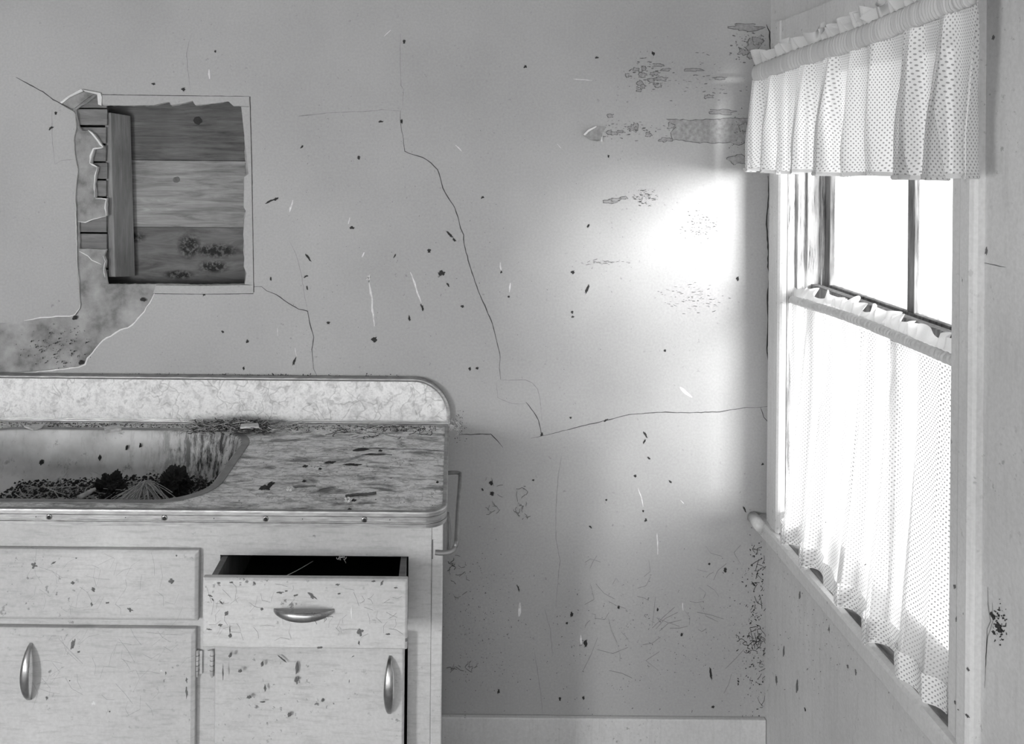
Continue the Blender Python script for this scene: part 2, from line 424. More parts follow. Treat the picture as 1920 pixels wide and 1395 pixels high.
# knots and the black mould on the outer boards
for (px, py, rx, rz, nm) in ((371, 226, 9, 8, 'wood_knot'), (331, 337, 7, 6, 'wood_knot'), (240, 505, 3, 2.5, 'wood_knot')):
    pts = [(px + rx * cos(a) * random.uniform(.8, 1.1), py + rz * sin(a) * random.uniform(.8, 1.1)) for a in [2 * pi * k / 14 for k in range(14)]]
    prism(nm, [xz(pts, YS)], YS - .0008, YS + .001, 'y', 'dark' if rx > 8 else 'grime', wallA)
def blob(px, py, rx, ry, n=26, rough=.35):
    s = random.uniform(0, 50); out = []
    for k in range(n):
        a = 2 * pi * k / n; q = 1 + rough * 2 * noise.noise(Vector((cos(a) * 1.7 + s, sin(a) * 1.7, 0))) + random.uniform(-.12, .12) * rough * 2
        out.append((px + rx * cos(a) * q, py + ry * sin(a) * q))
    return out


# lifted paper flaps at the top left corner of the opening
def flap(pts, lifts, mat='wall', name='paper_flap', y=YW, th=.0012):
    P3 = [at(a, b, y - l) for (a, b), l in zip(pts, lifts)]
    tris = tessellate_polygon([[Vector((p.x, p.z, 0)) for p in P3]])
    n = len(P3); V = P3 + [p + Vector((0, th, 0)) for p in P3]
    fs = [tuple(t) for t in tris] + [tuple(i + n for i in t) for t in tris] + [(i, (i + 1) % n, (i + 1) % n + n, i + n) for i in range(n)]
    o = obj(name, V, fs, mat, wallA)
    return clean(o)
flap([(110, 193), (128, 180), (152, 167), (156, 171), (130, 183), (116, 194)], [0, .006, .012, .008, .002, 0], 'drywhite')
flap([(154, 168), (188, 174), (191, 182), (190, 198), (184, 196), (182, 177), (160, 172)], [.010, .007, .004, .003, 0, .001, .004], 'drywhite')
flap([(111, 194), (120, 190), (152, 172), (178, 174), (160, 187), (140, 203), (124, 203)], [-.002] * 7, 'basecoat')
flap([(1094, 252), (1104, 243), (1118, 237), (1137, 238), (1130, 248), (1128, 262), (1120, 265), (1106, 262)], [.010, .008, .004, .001, 0, .002, .007, .006], 'bare')
flap([(1094, 252), (1103, 243), (1118, 236), (1119, 238), (1105, 246), (1097, 254)], [.013, .011, .006, .005, .010, .012], 'drywhite')
flap([(1128, 258), (1130, 254), (1130, 266), (1126, 265)], [.004, .009, .008, .004], 'drywhite')

box('ceiling', (XL - .15, YB - .15, ZC), (XW + .13, YW + .2, ZC + .1), 'room', kind='structure')
box('floor', (XL - .15, YB - .15, -.1), (XW + .13, YW + .2, 0), 'floor', kind='structure')
wl = empty('wall_left', kind='structure')
box('wall_panel', (XL - .12, YB, 0), (XL, YW, ZC), 'room', wl)
box('wall_rear', (XL, YB - .12, 0), (XW, YB, ZC), 'room', kind='structure')
box('baseboard_back', (XL + .01, YW - .016, 0.0), (XW - .001, YW, .105), 'trim', bevel=.003, kind='structure')

# right wall, pierced by the window
Y0, Y1, Z0, Z1 = 1.512, 2.272, .640, 1.885
XO = 1.02
wr = empty('wall_right', kind='structure')
prism('painted_surface', [[(YB, 0), (YW + .1, 0), (YW + .1, ZC), (YB, ZC)], [(Y0 - .012, Z0 - .01), (Y1 + .012, Z0 - .01), (Y1 + .012, Z1 + .012), (Y0 - .012, Z1 + .012)]], XW, XO, 'x', 'wall_side', wr)

w1 = empty('window_1', kind='structure')
# casings with a rounded room edge: profile across the width
def casing(name, ya, yb, za, zb, proud=.020):
    prof = [(ya, XW), (ya, XW - proud * .55), (ya + .004, XW - proud * .8), (ya + .010, XW - proud), (ya + (yb - ya) * .45, XW - proud), (ya + (yb - ya) * .55, XW - proud * .85),
            (yb - .012, XW - proud * .8), (yb - .003, XW - proud * .55), (yb, XW)]
    V = [(x, y, za) for y, x in prof] + [(x, y, zb) for y, x in prof]; n = len(prof)
    fs = [(i, (i + 1) % n, (i + 1) % n + n, i + n) for i in range(n)] + [tuple(range(n))[::-1], tuple(range(n, 2 * n))]
    o = obj(name, V, fs, 'trim', w1); return clean(o)
SZ = .658            # top of the stool
casing('casing', Y0 - .076, Y0, SZ - .004, Z1 + .10)
casing('casing', Y1, Y1 + .095, SZ, Z1 + .10)
box('head_casing', (XW - .020, Y0, Z1 + .0), (XW, Y1, Z1 + .10), 'trim', w1, .003)
# stool (inner sill board), worn, with a rounded nose running into the corner
NX = .846
box('stool', (XW - .012, Y0 - .10, SZ - .02), (XO - .05, Y1 + .0, SZ), 'sillwood', w1, .002)
V = []; prof = [(XW, SZ - .043), (NX + .002, SZ - .043), (NX, SZ - .038), (NX, SZ - .008), (NX + .005, SZ - .002), (NX + .016, SZ), (XW - .0, SZ)]
ys = [Y0 - .55, YW - .002]
V = [(x, y, z) for y in ys for x, z in prof]; n = len(prof)
clean(obj('apron', V, [(i, (i + 1) % n, (i + 1) % n + n, i + n) for i in range(n)] + [tuple(range(n)), tuple(range(n, 2 * n))], 'trim', w1))
# rounded horn of the stool at the room corner
hv, hf = tube_data([(NX - .006, YW - .06, SZ - .010), (NX - .007, YW - .004, SZ - .008)], .016, 14); clean(obj('stool_horn', hv, hf, 'trim', w1, True))
box('wear_ledge', (NX + .018, Y0 - .4, SZ - .004), (XW + .004, YW - .10, SZ + .003), 'sillwood', w1, .002)
# jamb reveals, flaking white paint, with parting stops
box('jamb', (XW + .002, Y1, Z0), (XO, Y1 + .012, Z1), 'jambwood', w1)
box('jamb', (XW + .002, Y0 - .012, Z0), (XO, Y0, Z1), 'trim', w1)
box('head_jamb', (XW + .002, Y0, Z1), (XO, Y1, Z1 + .012), 'trim', w1)
for x in (.900, .926, .962):
    box('stop_bead', (x, Y1 - .010, SZ), (x + .010, Y1, Z1), 'jambwood', w1, .002)
    box('stop_bead', (x, Y0, SZ), (x + .010, Y0 + .008, Z1), 'trim', w1, .002)
# outer sill
box('outer_sill', (XO - .05, Y0 - .02, SZ - .085), (XO + .03, Y1 + .02, SZ - .05), 'trim', w1, .003)
# sashes
ZM = 1.285
def sash(x, za, zb, gm):
    f = empty('sash'); f.parent = w1; d = .024
    for nm, a, b in (('stile', (x, Y0 + .002, za), (x + d, Y0 + .034, zb)), ('stile', (x, Y1 - .036, za), (x + d, Y1 - .004, zb)),
                     ('rail', (x, Y0 + .034, za), (x + d, Y1 - .036, za + .034)), ('rail', (x, Y0 + .034, zb - .034), (x + d, Y1 - .036, zb)),
                     ('muntin', (x + .002, 1.835, za + .034), (x + d - .002, 1.863, zb - .034))):
        box(nm, a, b, 'frame', f, .002)
    for (ya, yb) in ((Y0 + .034, 1.835), (1.863, Y1 - .036)):
        box('pane', (x + .011, ya, za + .034), (x + .013, yb, zb - .034), gm, f)
sash(.936, SZ + .004, ZM + .02, 'glass'); sash(.972, ZM - .012, Z1 - .001, 'glass_dirty_dim')

# ------------------------------------------------------------------ outside
box('ground', (XO + .3, -14, -.5), (26, 24, -.4), 'ground', kind='structure')

# ------------------------------------------------------------------ base cabinet
YF = 1.840           # face frame
XR = at(829, 1200, YF).x
CZ = .868            # underside of the worktop
cab = thing('base_cabinet', 'white painted sink base cabinet with an open drawer under the dirty worktop', 'cabinet')
def fz(py, px=560, y=YF): return at(px, py, y).z
def fx(px, py=1150, y=YF): return at(px, py, y).x
# face frame with openings for the two drawers and two doors
XFL = -1.72
stile_in = fx(808); opL, opR = fx(413, 1045), fx(766, 1050)
o_t, o_b = fz(1042, 590), fz(1168, 590)
ldr = fx(352, 1100); ldl = fx(30, 1100)
frame_outer = [(XFL, .09), (stile_in, .09), (stile_in, CZ), (XFL, CZ)]
openA = [(opL, o_b), (opR, o_b), (opR, o_t), (opL, o_t)]
openB = [(opL, .13), (opR, .13), (opR, o_b - .028), (opL, o_b - .028)]
openC = [(-1.1, o_b + .025), (ldr, o_b + .025), (ldr, o_t), (-1.1, o_t)]
openD = [(-1.1, .13), (ldr, .13), (ldr, o_b - .045), (-1.1, o_b - .045)]
prism('face_frame', [frame_outer, openA, openB, openC, openD], YF, YF + .02, 'y', 'cabinet', cab)
box('corner_post', (stile_in + .0006, YF - .004, 0.09), (XR, YF + .03, CZ), 'cabinet', cab, .003)
box('side_panel', (XR - .018, YF + .03, 0), (XR - .002, YW - .018, CZ), 'cabinet', cab)
box('side_panel', (XFL, YF + .02, 0), (XFL + .02, YW - .018, CZ), 'cabinet', cab)
box('toe_board', (XFL, YF + .06, 0), (XR - .02, YF + .08, .09), 'cabinet', cab)
box('cabinet_floor', (XFL + .02, YF + .02, .10), (XR - .02, YW - .02, .118), 'drawerwood', cab)
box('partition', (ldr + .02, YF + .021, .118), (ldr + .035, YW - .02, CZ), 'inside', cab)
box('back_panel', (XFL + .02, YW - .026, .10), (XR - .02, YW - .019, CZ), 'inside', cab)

def bow_handle(p, ln, vertical, out=.029, parent=None):
    """arched pull, broad in the middle, pointed feet; p = centre on the surface (y = surface)."""
    n, m = 22, 10; vs, fs = [], []
    for i in range(n + 1):
        s = i / n; u = (s - .5) * ln; e = max(0, 1 - (2 * s - 1) ** 2)
        o_ = out * (e ** .7); hw = .0028 + .0066 * e ** .8; th = .0026 + .0015 * e
        for k in range(m):
            a = 2 * pi * k / m
            du, dw, dd = 0, hw * cos(a), th * sin(a)
            c = (u, dw, -o_ - dd)
            vs.append(Vector((p.x + (c[0] if not vertical else c[1]), p.y + c[2], p.z + (c[1] if not vertical else c[0]))))
    for i in range(n):
        for k in range(m):
            a = i * m + k; b = i * m + (k + 1) % m; fs.append((a, b, b + m, a + m))
    fs += [tuple(range(m))[::-1], tuple(n * m + k for k in range(m))]
    return clean(obj('handle', vs, fs, 'chrome', parent, True))
def hinge(x, z, y, parent, side):
    h = tube('hinge', [(x, y, z - .026), (x, y, z + .026)], .0042, 'cabinet', parent, 10)
    for k in range(4):
        zz = z - .0156 + k * .0104
        tube('knuckle_ring', [(x, y, zz - .0007), (x, y, zz + .0007)], .0048, 'midgrime', h, 10)
    tube('hinge_cap', smoothpath([(x, y, z - .026), (x, y, z - .031)], 3), [.0036, .003, .002, .001], 'cabinet', h, 8)
    box('hinge_leaf', (x - .010 if side < 0 else x, y + .001, z - .024), (x if side < 0 else x + .010, y + .003, z + .024), 'cabinet', h)
    return h
def panel(name, xa, xb, za, zb, yb, th=.017, parent=None, bevel=.007):
    """lipped overlay front: broad chamfer round the room-side edges"""
    yf = yb - th; B = bevel
    V = [(xa, yb, za), (xb, yb, za), (xb, yb, zb), (xa, yb, zb), (xa, yf + .005, za), (xb, yf + .005, za), (xb, yf + .005, zb), (xa, yf + .005, zb),
         (xa + B, yf, za + B), (xb - B, yf, za + B), (xb - B, yf, zb - B), (xa + B, yf, zb - B)]
    fs = [(3, 2, 1, 0), (8, 9, 10, 11)] + [(i, (i + 1) % 4, (i + 1) % 4 + 4, i + 4) for i in range(4)] + [(i + 4, (i + 1) % 4 + 4, (i + 1) % 4 + 8, i + 8) for i in range(4)]
    return clean(obj(name, V, fs, 'cabinet', parent), .0015)

YP = YF - .017
# left (closed) drawer front and left door
a, b = at(-90, 1160, YP), at(372, 1033.5, YP)
ld = panel('drawer_front', -1.20, b.x, a.z - .002, b.z, YF - .0005, parent=cab)
dt = at(366, 1181, YP)
la = panel('door', -1.10 + .17, dt.x, .115, dt.z, YF - .0005, parent=cab, bevel=.008)
for o in (ld,): pass
hp = at(58, 1258, YP); bow_handle(Vector((hp.x, YP, hp.z)), .118, True, parent=la)
panel('door', -1.10 - .42, -1.10 + .16, .115, dt.z, YF - .0005, parent=cab, bevel=.008)
hq = at(369.5, 1243, YP + .010); hinge(hq.x, hq.z, YF - .006, la, 1)
# right door, standing a little open, hinged on its left edge
dl, dr_ = at(402, 1300, YP), at(765, 1300, YP)
zt = o_b - .010
dw = dr_.x - dl.x
rd = panel('door', 0, dw - .006, .115, zt, 0, parent=cab, bevel=.003)
rd.matrix_local = Matrix.Translation((dl.x, YF - .001, 0)) @ Matrix.Rotation(radians(-3.6), 4, 'Z')
hx = dw - .034; hpz = at(735, 1281, YP - .02).z
bow_handle(Vector((hx, -.017, hpz)), .118, True, parent=rd)
hq = at(397.5, 1243, YP + .01); hinge(hq.x, hq.z, YF - .006, cab, -1)
# pulled-out drawer
YD = 1.712
a, b = at(378, 1216.5, YD), at(764.5, 1088, YD)
drw = empty('drawer'); drw.parent = cab
df_ = panel('drawer_front', a.x, b.x, a.z, b.z, YD + .017, parent=drw, bevel=.004)
hc = at(570, 1146, YD); bow_handle(Vector((hc.x, YD, hc.z + .002)), .118, False, parent=drw)
xa, xb = opL + .004, opR - .004; za, zb = a.z + .012, o_t - .003
box('drawer_side', (xa, YD + .017, za), (xa + .012, YF + .40, zb), 'drawerwood', drw)
box('drawer_side', (xb - .012, YD + .017, za), (xb, YF + .40, zb), 'drawerwood', drw)
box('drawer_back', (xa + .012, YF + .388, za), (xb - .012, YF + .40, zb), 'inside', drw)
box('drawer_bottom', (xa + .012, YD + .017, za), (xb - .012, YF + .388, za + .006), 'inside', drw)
# towel bar on the side of the cabinet
zb_ = at(856, 1020, 1.85).z
bar = [at(816, 1036, YF - .008), at(830, 1037, YF - .008), at(846, 1034, YF - .006), at(853, 1026, YF), at(856, 1010, YF + .015), at(859, 950, 2.0), at(863, 893, 2.235),
       at(860, 887, 2.255), at(853, 886, 2.26), at(843, 886.5, 2.26), at(836, 887, 2.26)]
bz = bar[3].z
bar = smoothpath(bar, 6)
tube('towel_bar', bar, .0050, 'rim', cab, 12)
e0 = at(811, 1030, YF - .005)
box('bar_slot', (e0.x - .0016, YF - .0052, e0.z - .020), (e0.x + .0010, YF - .0042, e0.z + .020), 'grime', cab)

# ------------------------------------------------------------------ worktop
top = thing('worktop', 'dirt-stained speckled laminate worktop with metal edging and upstand', 'worktop')
TZ = .900; ED = 1.795
XRt = at(836, 930, 1.85).x
r = .046
outl = [(XFL - .02, ED), (XRt - r, ED)] + arc(XRt - r, ED + r, r, -90, 0, 12)[1:] + [(XRt + .004, YW - .003), (XFL - .02, YW - .003)]
SX0, SX1, SY0, SY1, SR_ = -1.22, at(420, 868, 2).x, 1.843, 2.306, .11
def rrect(x0, x1, y0, y1, r, n=8):
    return arc(x1 - r, y0 + r, r, -90, 0, n) + arc(x1 - r, y1 - r, r, 0, 90, n) + arc(x0 + r, y1 - r, r, 90, 180, n) + arc(x0 + r, y0 + r, r, 180, 270, n)
p1 = atz(388, 915, TZ); p2 = atz(468, 822, TZ); SX1 = (p1.x + p2.x) / 2
cut = rrect(SX0 - .004, SX1 + .004, SY0 - .004, SY1 + .004, SR_)
prism('laminate_top', [outl, cut], CZ + .0005, TZ, 'z', 'laminate_dirty', top)
path = [Vector((x, y, TZ)) for x, y in ([(XFL - .02, ED)] + [(-1.2, ED), (-.9, ED), (-.6, ED), (-.3, ED), (XRt - r, ED)] + arc(XRt - r, ED + r, r, -90, 0, 12)[1:] + [(XRt + .001, 1.95), (XRt + .002, 2.1), (XRt + .003, 2.25), (XRt + .004, YW - .026)])]
prof = [(-.007, .0004), (-.0065, .0016), (0, .0018), (.0022, .0006), (.003, -.002), (.003, -.0085), (-.0005, -.0088), (-.0005, -.0096), (.0022, -.0100), (.0022, -.0196), (.003, -.0200), (.003, -.0217), (-.002, -.0220), (-.002, -.0231), (.003, -.0234), (.003, -.0315), (0, -.0325), (-.002, -.0325)]
sweep('metal_edging', path, prof, 'alu', top)
for px in (92, 308, 498, 683):
    p = at(px, 975.5 if px > 200 else 974, ED - .003); p.z = TZ - .0146
    s = tube('screw', [(p.x, ED - .0012, p.z), (p.x, ED - .0040, p.z), (p.x, ED - .0046, p.z)], [.0060, .0056, .004], 'chrome', top, 14)
    tube('screw_slot', [(p.x + .0004, ED - .0044, p.z), (p.x + .0004, ED - .0052, p.z)], .0038, 'dark', s, 10)
for px in (67, 235, 401, 567, 731):
    p = at(px, 976, ED - .003)
    tube('nail', [(p.x, ED - .001, TZ - .0150), (p.x, ED - .0028, TZ - .0150)], .0011, 'steel_dark', top, 8)
# upstand at the back
UY0, UY1 = 2.376, YW - .0022
ux = at(842, 770, UY0).x; uz = at(720, 711, UY0).z; ur = .098
upl = [(XFL - .02, TZ), (ux, TZ), (ux, uz - ur)] + arc(ux - ur, uz - ur, ur, 0, 90, 14)[1:] + [(XFL - .02, uz)]
prism('upstand', [[(x, z) for x, z in upl]], UY0, UY1, 'y', 'laminate', top)
path = [Vector((x, UY0, z)) for x, z in ([(ux, TZ + .004), (ux, TZ + .02), (ux, uz - ur)] + arc(ux - ur, uz - ur, ur, 0, 90, 16)[1:] + [(-.3, uz), (-.6, uz), (-1.0, uz), (XFL - .02, uz)])]
sweep('upstand_edging', path, [(-.006, -.0005), (-.006, .0015), (-.002, .0028), (.001, .0028), (.0032, .001), (.0032, -.018), (.0015, -.0195), (0, -.0195)], 'alu', top, up=Vector((0, -1, 0)))
sweep('cove_strip', [Vector((x, UY0, TZ)) for x in (XFL, -1.2, -.8, -.4, ux)], [(0, .0105), (.0016, .0105), (.0022, .0075), (.0036, .007), (.0044, .0035), (.010, .0028), (.011, .0004)], 'alu', top)

# ------------------------------------------------------------------ sink
sink = thing('kitchen_sink', 'stained enamel sink basin with a flat metal rim, filled with debris', 'sink')
lv = [(a_, b_ * .78, c_) for a_, b_, c_ in [(0, .0004, SR_), (.003, -.004, SR_), (.006, -.03, SR_), (.012, -.09, SR_ - .002), (.020, -.135, SR_ - .008), (.034, -.160, SR_ - .02), (.060, -.172, .07), (.12, -.176, .05), (.19, -.178, .03)]]
vs, fs = [], []; nn = 0
for ins, dz, rr in lv:
    loop = rrect(SX0 + ins, SX1 - ins, SY0 + ins, SY1 - ins, max(rr, .02), 10)
    nn = len(loop); vs += [(x, y, TZ + dz) for x, y in loop]
for i in range(len(lv) - 1):
    for k in range(nn):
        a, b = i * nn + k, i * nn + (k + 1) % nn; fs.append((a, b, b + nn, a + nn))
fs.append(tuple((len(lv) - 1) * nn + k for k in range(nn)))
b_ = obj('basin', vs, fs, 'enamel', sink, True)
m = b_.modifiers.new('solid', 'SOLIDIFY'); m.thickness = .002; m.offset = 1
rimp = [Vector((x, y, TZ)) for x, y in rrect(SX0, SX1, SY0, SY1, SR_, 12)]
sweep('sink_rim', rimp, [(-.001, -.003), (-.001, .0018), (.001, .0026), (.016, .0026), (.018, .0020), (.018, .0003)], 'rim', sink, closed=True)

# ------------------------------------------------------------------ curtains
def fold_fn(seed, n):
    rnd = random.Random(seed); ks = [(rnd.uniform(.6, 1.5) * n, rnd.uniform(0, 6.28), rnd.uniform(.3, 1)) for _ in range(5)]
    tot = sum(k[2] for k in ks)
    def f(u, v=0):
        w = u + .012 * sin(u * 9 + seed) * v + .01 * sin(4 * v + seed)
        s = sum(a * sin(2 * pi * k * w + p + v * .8 * sin(p)) for k, p, a in ks) / tot
        return math.tanh(3.2 * s)
    return f
def cloth(name, ya, yb, x0, ztop, zbot, amp, f, mat, parent, nu=420, nv=44, dx=0., fullness=1.8, side=None, knife=.9):
    vs, fs, uv = [], [], []
    L = abs(yb - ya) * fullness
    for j in range(nv + 1):
        v = j / nv
        for i in range(nu + 1):
            u = i / nu
            zt = ztop(u) if callable(ztop) else ztop; zb = zbot(u) if callable(zbot) else zbot
            am = amp(v) if callable(amp) else amp
            y = ya + (yb - ya) * u + am * knife * f(u + .016, v)
            if side: y += side(u, v)
            x = (x0(u, v) if callable(x0) else x0) + am * f(u, v) + am * .12 * noise.noise(Vector((u * 30, v * 3, 3)))
            vs.append((x + dx, y, zt + (zb - zt) * v))
            uv.append((u * L, zt + (zb - zt) * v))
    j = int(nv * .7); s = [0]
    for i in range(nu):
        p, q = vs[j * (nu + 1) + i], vs[j * (nu + 1) + i + 1]; s.append(s[-1] + math.hypot(p[0] - q[0], p[1] - q[1]))
    uv = [(s[k % (nu + 1)], w[1]) for k, w in enumerate(uv)]
    for j in range(nv):
        for i in range(nu):
            a = j * (nu + 1) + i; fs.append((a, a + 1, a + nu + 2, a + nu + 1))
    return obj(name, vs, fs, mat, parent, True, uv=uv)
def gather(name, pts, rz, rx, mat, parent, ribs, seed):
    """rod pocket: tightly ribbed sleeve over the rod"""
    rnd = random.Random(seed); P = smoothpath(pts, 60); n = len(P); m = 14; vs, fs, uv = [], [], []
    for i, p in enumerate(P):
        u = i / (n - 1); q = 1 + .34 * abs(sin(u * ribs * pi + 2 * sin(u * 31 + seed))) + .10 * sin(u * ribs * 4.7 + seed) - .2
        for k in range(m):
            a = 2 * pi * k / m
            vs.append(p + Vector((cos(a) * rx * q, .002 * sin(a * 2 + u * 90), sin(a) * rz * (1 + .5 * (q - 1))))); uv.append((u * 3, a * .01))
    for i in range(n - 1):
        for k in range(m):
            a = i * m + k; b = i * m + (k + 1) % m; fs.append((a, b, b + m, a + m))
    fs += [tuple(range(m)), tuple((n - 1) * m + k for k in range(m))]
    return obj(name, vs, fs, mat, parent, True, uv=uv)
def ruffle(name, pts, h, amp, mat, parent, n, seed, lean=0., flop=0., nu=520, nv=7, hvar=.45):
    rnd = random.Random(seed); P = smoothpath(pts, 40); N = len(P) - 1; vs, fs, uv = [], [], []
    for j in range(nv + 1):
        v = j / nv
        for i in range(nu + 1):
            u = i / nu; s = u * N; k = min(int(s), N - 1); p = P[k].lerp(P[k + 1], s - k)
            w = sin(2 * pi * n * u + 3 * sin(u * 17 + seed) + 1.5 * sin(u * 41 + seed))
            hh = h * (1 + hvar * noise.noise(Vector((u * n * 1.1, seed, 0))) * 2)
            vs.append(p + Vector((amp * v ** .7 * w + lean * v, amp * .9 * v * sin(2 * pi * n * u * .7 + 1 + 2 * sin(u * 23)), hh * v * (1 - flop * v) )))
            uv.append((u * 2, v * h))
    for j in range(nv):
        for i in range(nu):
            a = j * (nu + 1) + i; fs.append((a, a + 1, a + nu + 2, a + nu + 1))
    return obj(name, vs, fs, mat, parent, True, uv=uv)

# valance: hangs from its own rod in front of the casing
VX = .800
val = thing('window_valance', 'short dotted white valance with a ruffled top, high over the window', 'curtain')
VYa, VYb = 2.335, 1.335
vr = [atx(1416, 138, VX), atx(1500, 108, VX), atx(1580, 82, VX), atx(1660, 52, VX), atx(1740, 18, VX), atx(1826, -18, VX)]
vr = [Vector((VX, p.y, p.z)) for p in vr]
def vz(u):
    y = VYa + (VYb - VYa) * u
    for a, b in zip(vr, vr[1:]):
        if a.y >= y >= b.y: return a.z + (b.z - a.z) * (a.y - y) / (a.y - b.y) - .016
    return (vr[0] if y > vr[0].y else vr[-1]).z - .016
vf = fold_fn(11, 9)
def vbot(u): return at(1500, 316, 2.0).z * 0 + 1.592 + .003 * sin(u * 21) + .006 * u
cloth('valance_cloth', VYa, VYb, lambda u, v: VX + .004, vz, vbot, lambda v: .0045 + .028 * v ** .5, vf, 'valance', val, nu=520, nv=40)
cloth('valance_hem', VYa, VYb, lambda u, v: VX + .0025, lambda u: vbot(u) + .007, lambda u: vbot(u) - .001, lambda v: .0325, lambda u, v=1: vf(u, 1), 'gather', val, nu=520, nv=2)
def vret(u): return vr[0].z - .016
cloth('valance_return', VYa - .004, VYa + .03, lambda u, v: VX + .006 + (XW - .004 - VX) * u, vret, lambda u: vbot(0) + .002, .002, vf, 'gather', val, nu=20, nv=20)
gather('rod_pocket', vr, .021, .010, 'gather', val, 95, 3)
ruffle('ruffle', [p + Vector((0, 0, .017)) for p in vr], .030, .016, 'ruffle', val, 30, 5)
rod = tube('curtain_rod', smoothpath([Vector((XW - .001, vr[0].y + .006, vr[0].z)), Vector((VX + .02, vr[0].y + .008, vr[0].z))] + vr + [Vector((VX + .02, vr[-1].y - .008, vr[-1].z)), Vector((XW - .001, vr[-1].y - .006, vr[-1].z))], 6), .0045, 'chrome', None, 8)
tag(rod, 'thin curtain rod carrying the short valance near the ceiling', 'curtain rod')

# cafe curtain on the lower half
CX = .890
cafe = thing('cafe_curtain', 'long dotted white sheer cafe curtain covering the lower half of the window', 'curtain')
CYa, CYb = 2.262, 1.520
cr = [atx(a, b, CX) for a, b in ((1486, 562), (1545, 580), (1600, 598), (1660, 622), (1720, 648), (1786, 676))]
cr = [Vector((CX, p.y, p.z)) for p in cr]; cr[-1].y = Y0 + .003
def cz(u):
    y = CYa + (CYb - CYa) * u
    for a, b in zip(cr, cr[1:]):
        if a.y >= y >= b.y: return a.z + (b.z - a.z) * (a.y - y) / (a.y - b.y) - .010
    return (cr[0] if y > cr[0].y else cr[-1]).z - .010
cf = fold_fn(23, 5)
def cbot(u): return SZ + .002 + .005 * (1 + sin(u * 17))
def cx0(u, v): return CX - .003 - .026 * v ** 1.6
amp_c = lambda v: .0035 + .019 * v ** .7
cloth('curtain_cloth', CYa, CYb, cx0, cz, cbot, amp_c, cf, 'sheer', cafe, nu=460, nv=60, side=lambda u, v: .03 * v ** 2 * (1 - u))
hemh = .050
ccz = lambda u: cbot(u) + hemh
def hem_x(u, v): return cx0(u, 1) - .0015
cloth('curtain_hem', CYa, CYb, hem_x, ccz, lambda u: cbot(u) - .001, lambda v: .0225, lambda u, v=1: cf(u, .95 + .05 * v), 'hem', cafe, nu=460, nv=6, side=lambda u, v: .03 * (1 - u))
gather('rod_pocket', cr, .010, .009, 'gather', cafe, 64, 9)
ruffle('ruffle', [p + Vector((.004, 0, .008)) for p in cr], .026, .011, 'ruffle_thin', cafe, 22, 8, lean=.014)
rod2 = tube('curtain_rod', [cr[0] + Vector((0, .012, 0))] + cr + [cr[-1] + Vector((0, -.004, 0))], .004, 'chrome', None, 8)
tag(rod2, 'thin rod through the top of the cafe curtain, halfway up the window', 'curtain rod')

# ------------------------------------------------------------------ wall damage: cracks, scrapes, worn patches, stuck dirt
def ribbon(name, pts, w, mat, parent, plane='y', lift=.0004, jitter=.5, taper=True, yw=None):
    """thin line on a wall; pts in photo pixels; w in pixels"""
    P = []
    for i in range(len(pts) - 1):
        a, b = Vector(pts[i]), Vector(pts[i + 1]); k = max(1, int((b - a).length / 7))
        for j in range(k):
            P.append(a.lerp(b, j / k) + (Vector((random.uniform(-jitter, jitter), random.uniform(-jitter, jitter))) if (i or j) else Vector((0, 0))))
    P.append(Vector(pts[-1])); n = len(P); vs, fs = [], []
    for i, p in enumerate(P):
        d = (P[min(i + 1, n - 1)] - P[max(i - 1, 0)]).normalized(); q = Vector((-d.y, d.x))
        ww = w * .5 * random.uniform(.7, 1.25) * ((.35 + .65 * min(1, 4 * min(i, n - 1 - i) / max(1, n - 1))) if taper else 1)
        for s in (-1, 1):
            r_ = p + q * ww * s
            if plane == 'y': vs += [at(r_.x, r_.y, (yw or YW) - lift), at(r_.x, r_.y, (yw or YW) + .0002)]
            else: vs += [atx(r_.x, r_.y, XW - lift), atx(r_.x, r_.y, XW + .0002)]
    for i in range(n - 1):
        a = i * 4; b = a + 4
        fs += [(a, a + 2, b + 2, b), (a, b, b + 1, a + 1), (a + 2, a + 3, b + 3, b + 2)]
    return clean(obj(name, vs, fs, mat, parent))
random.seed(5)
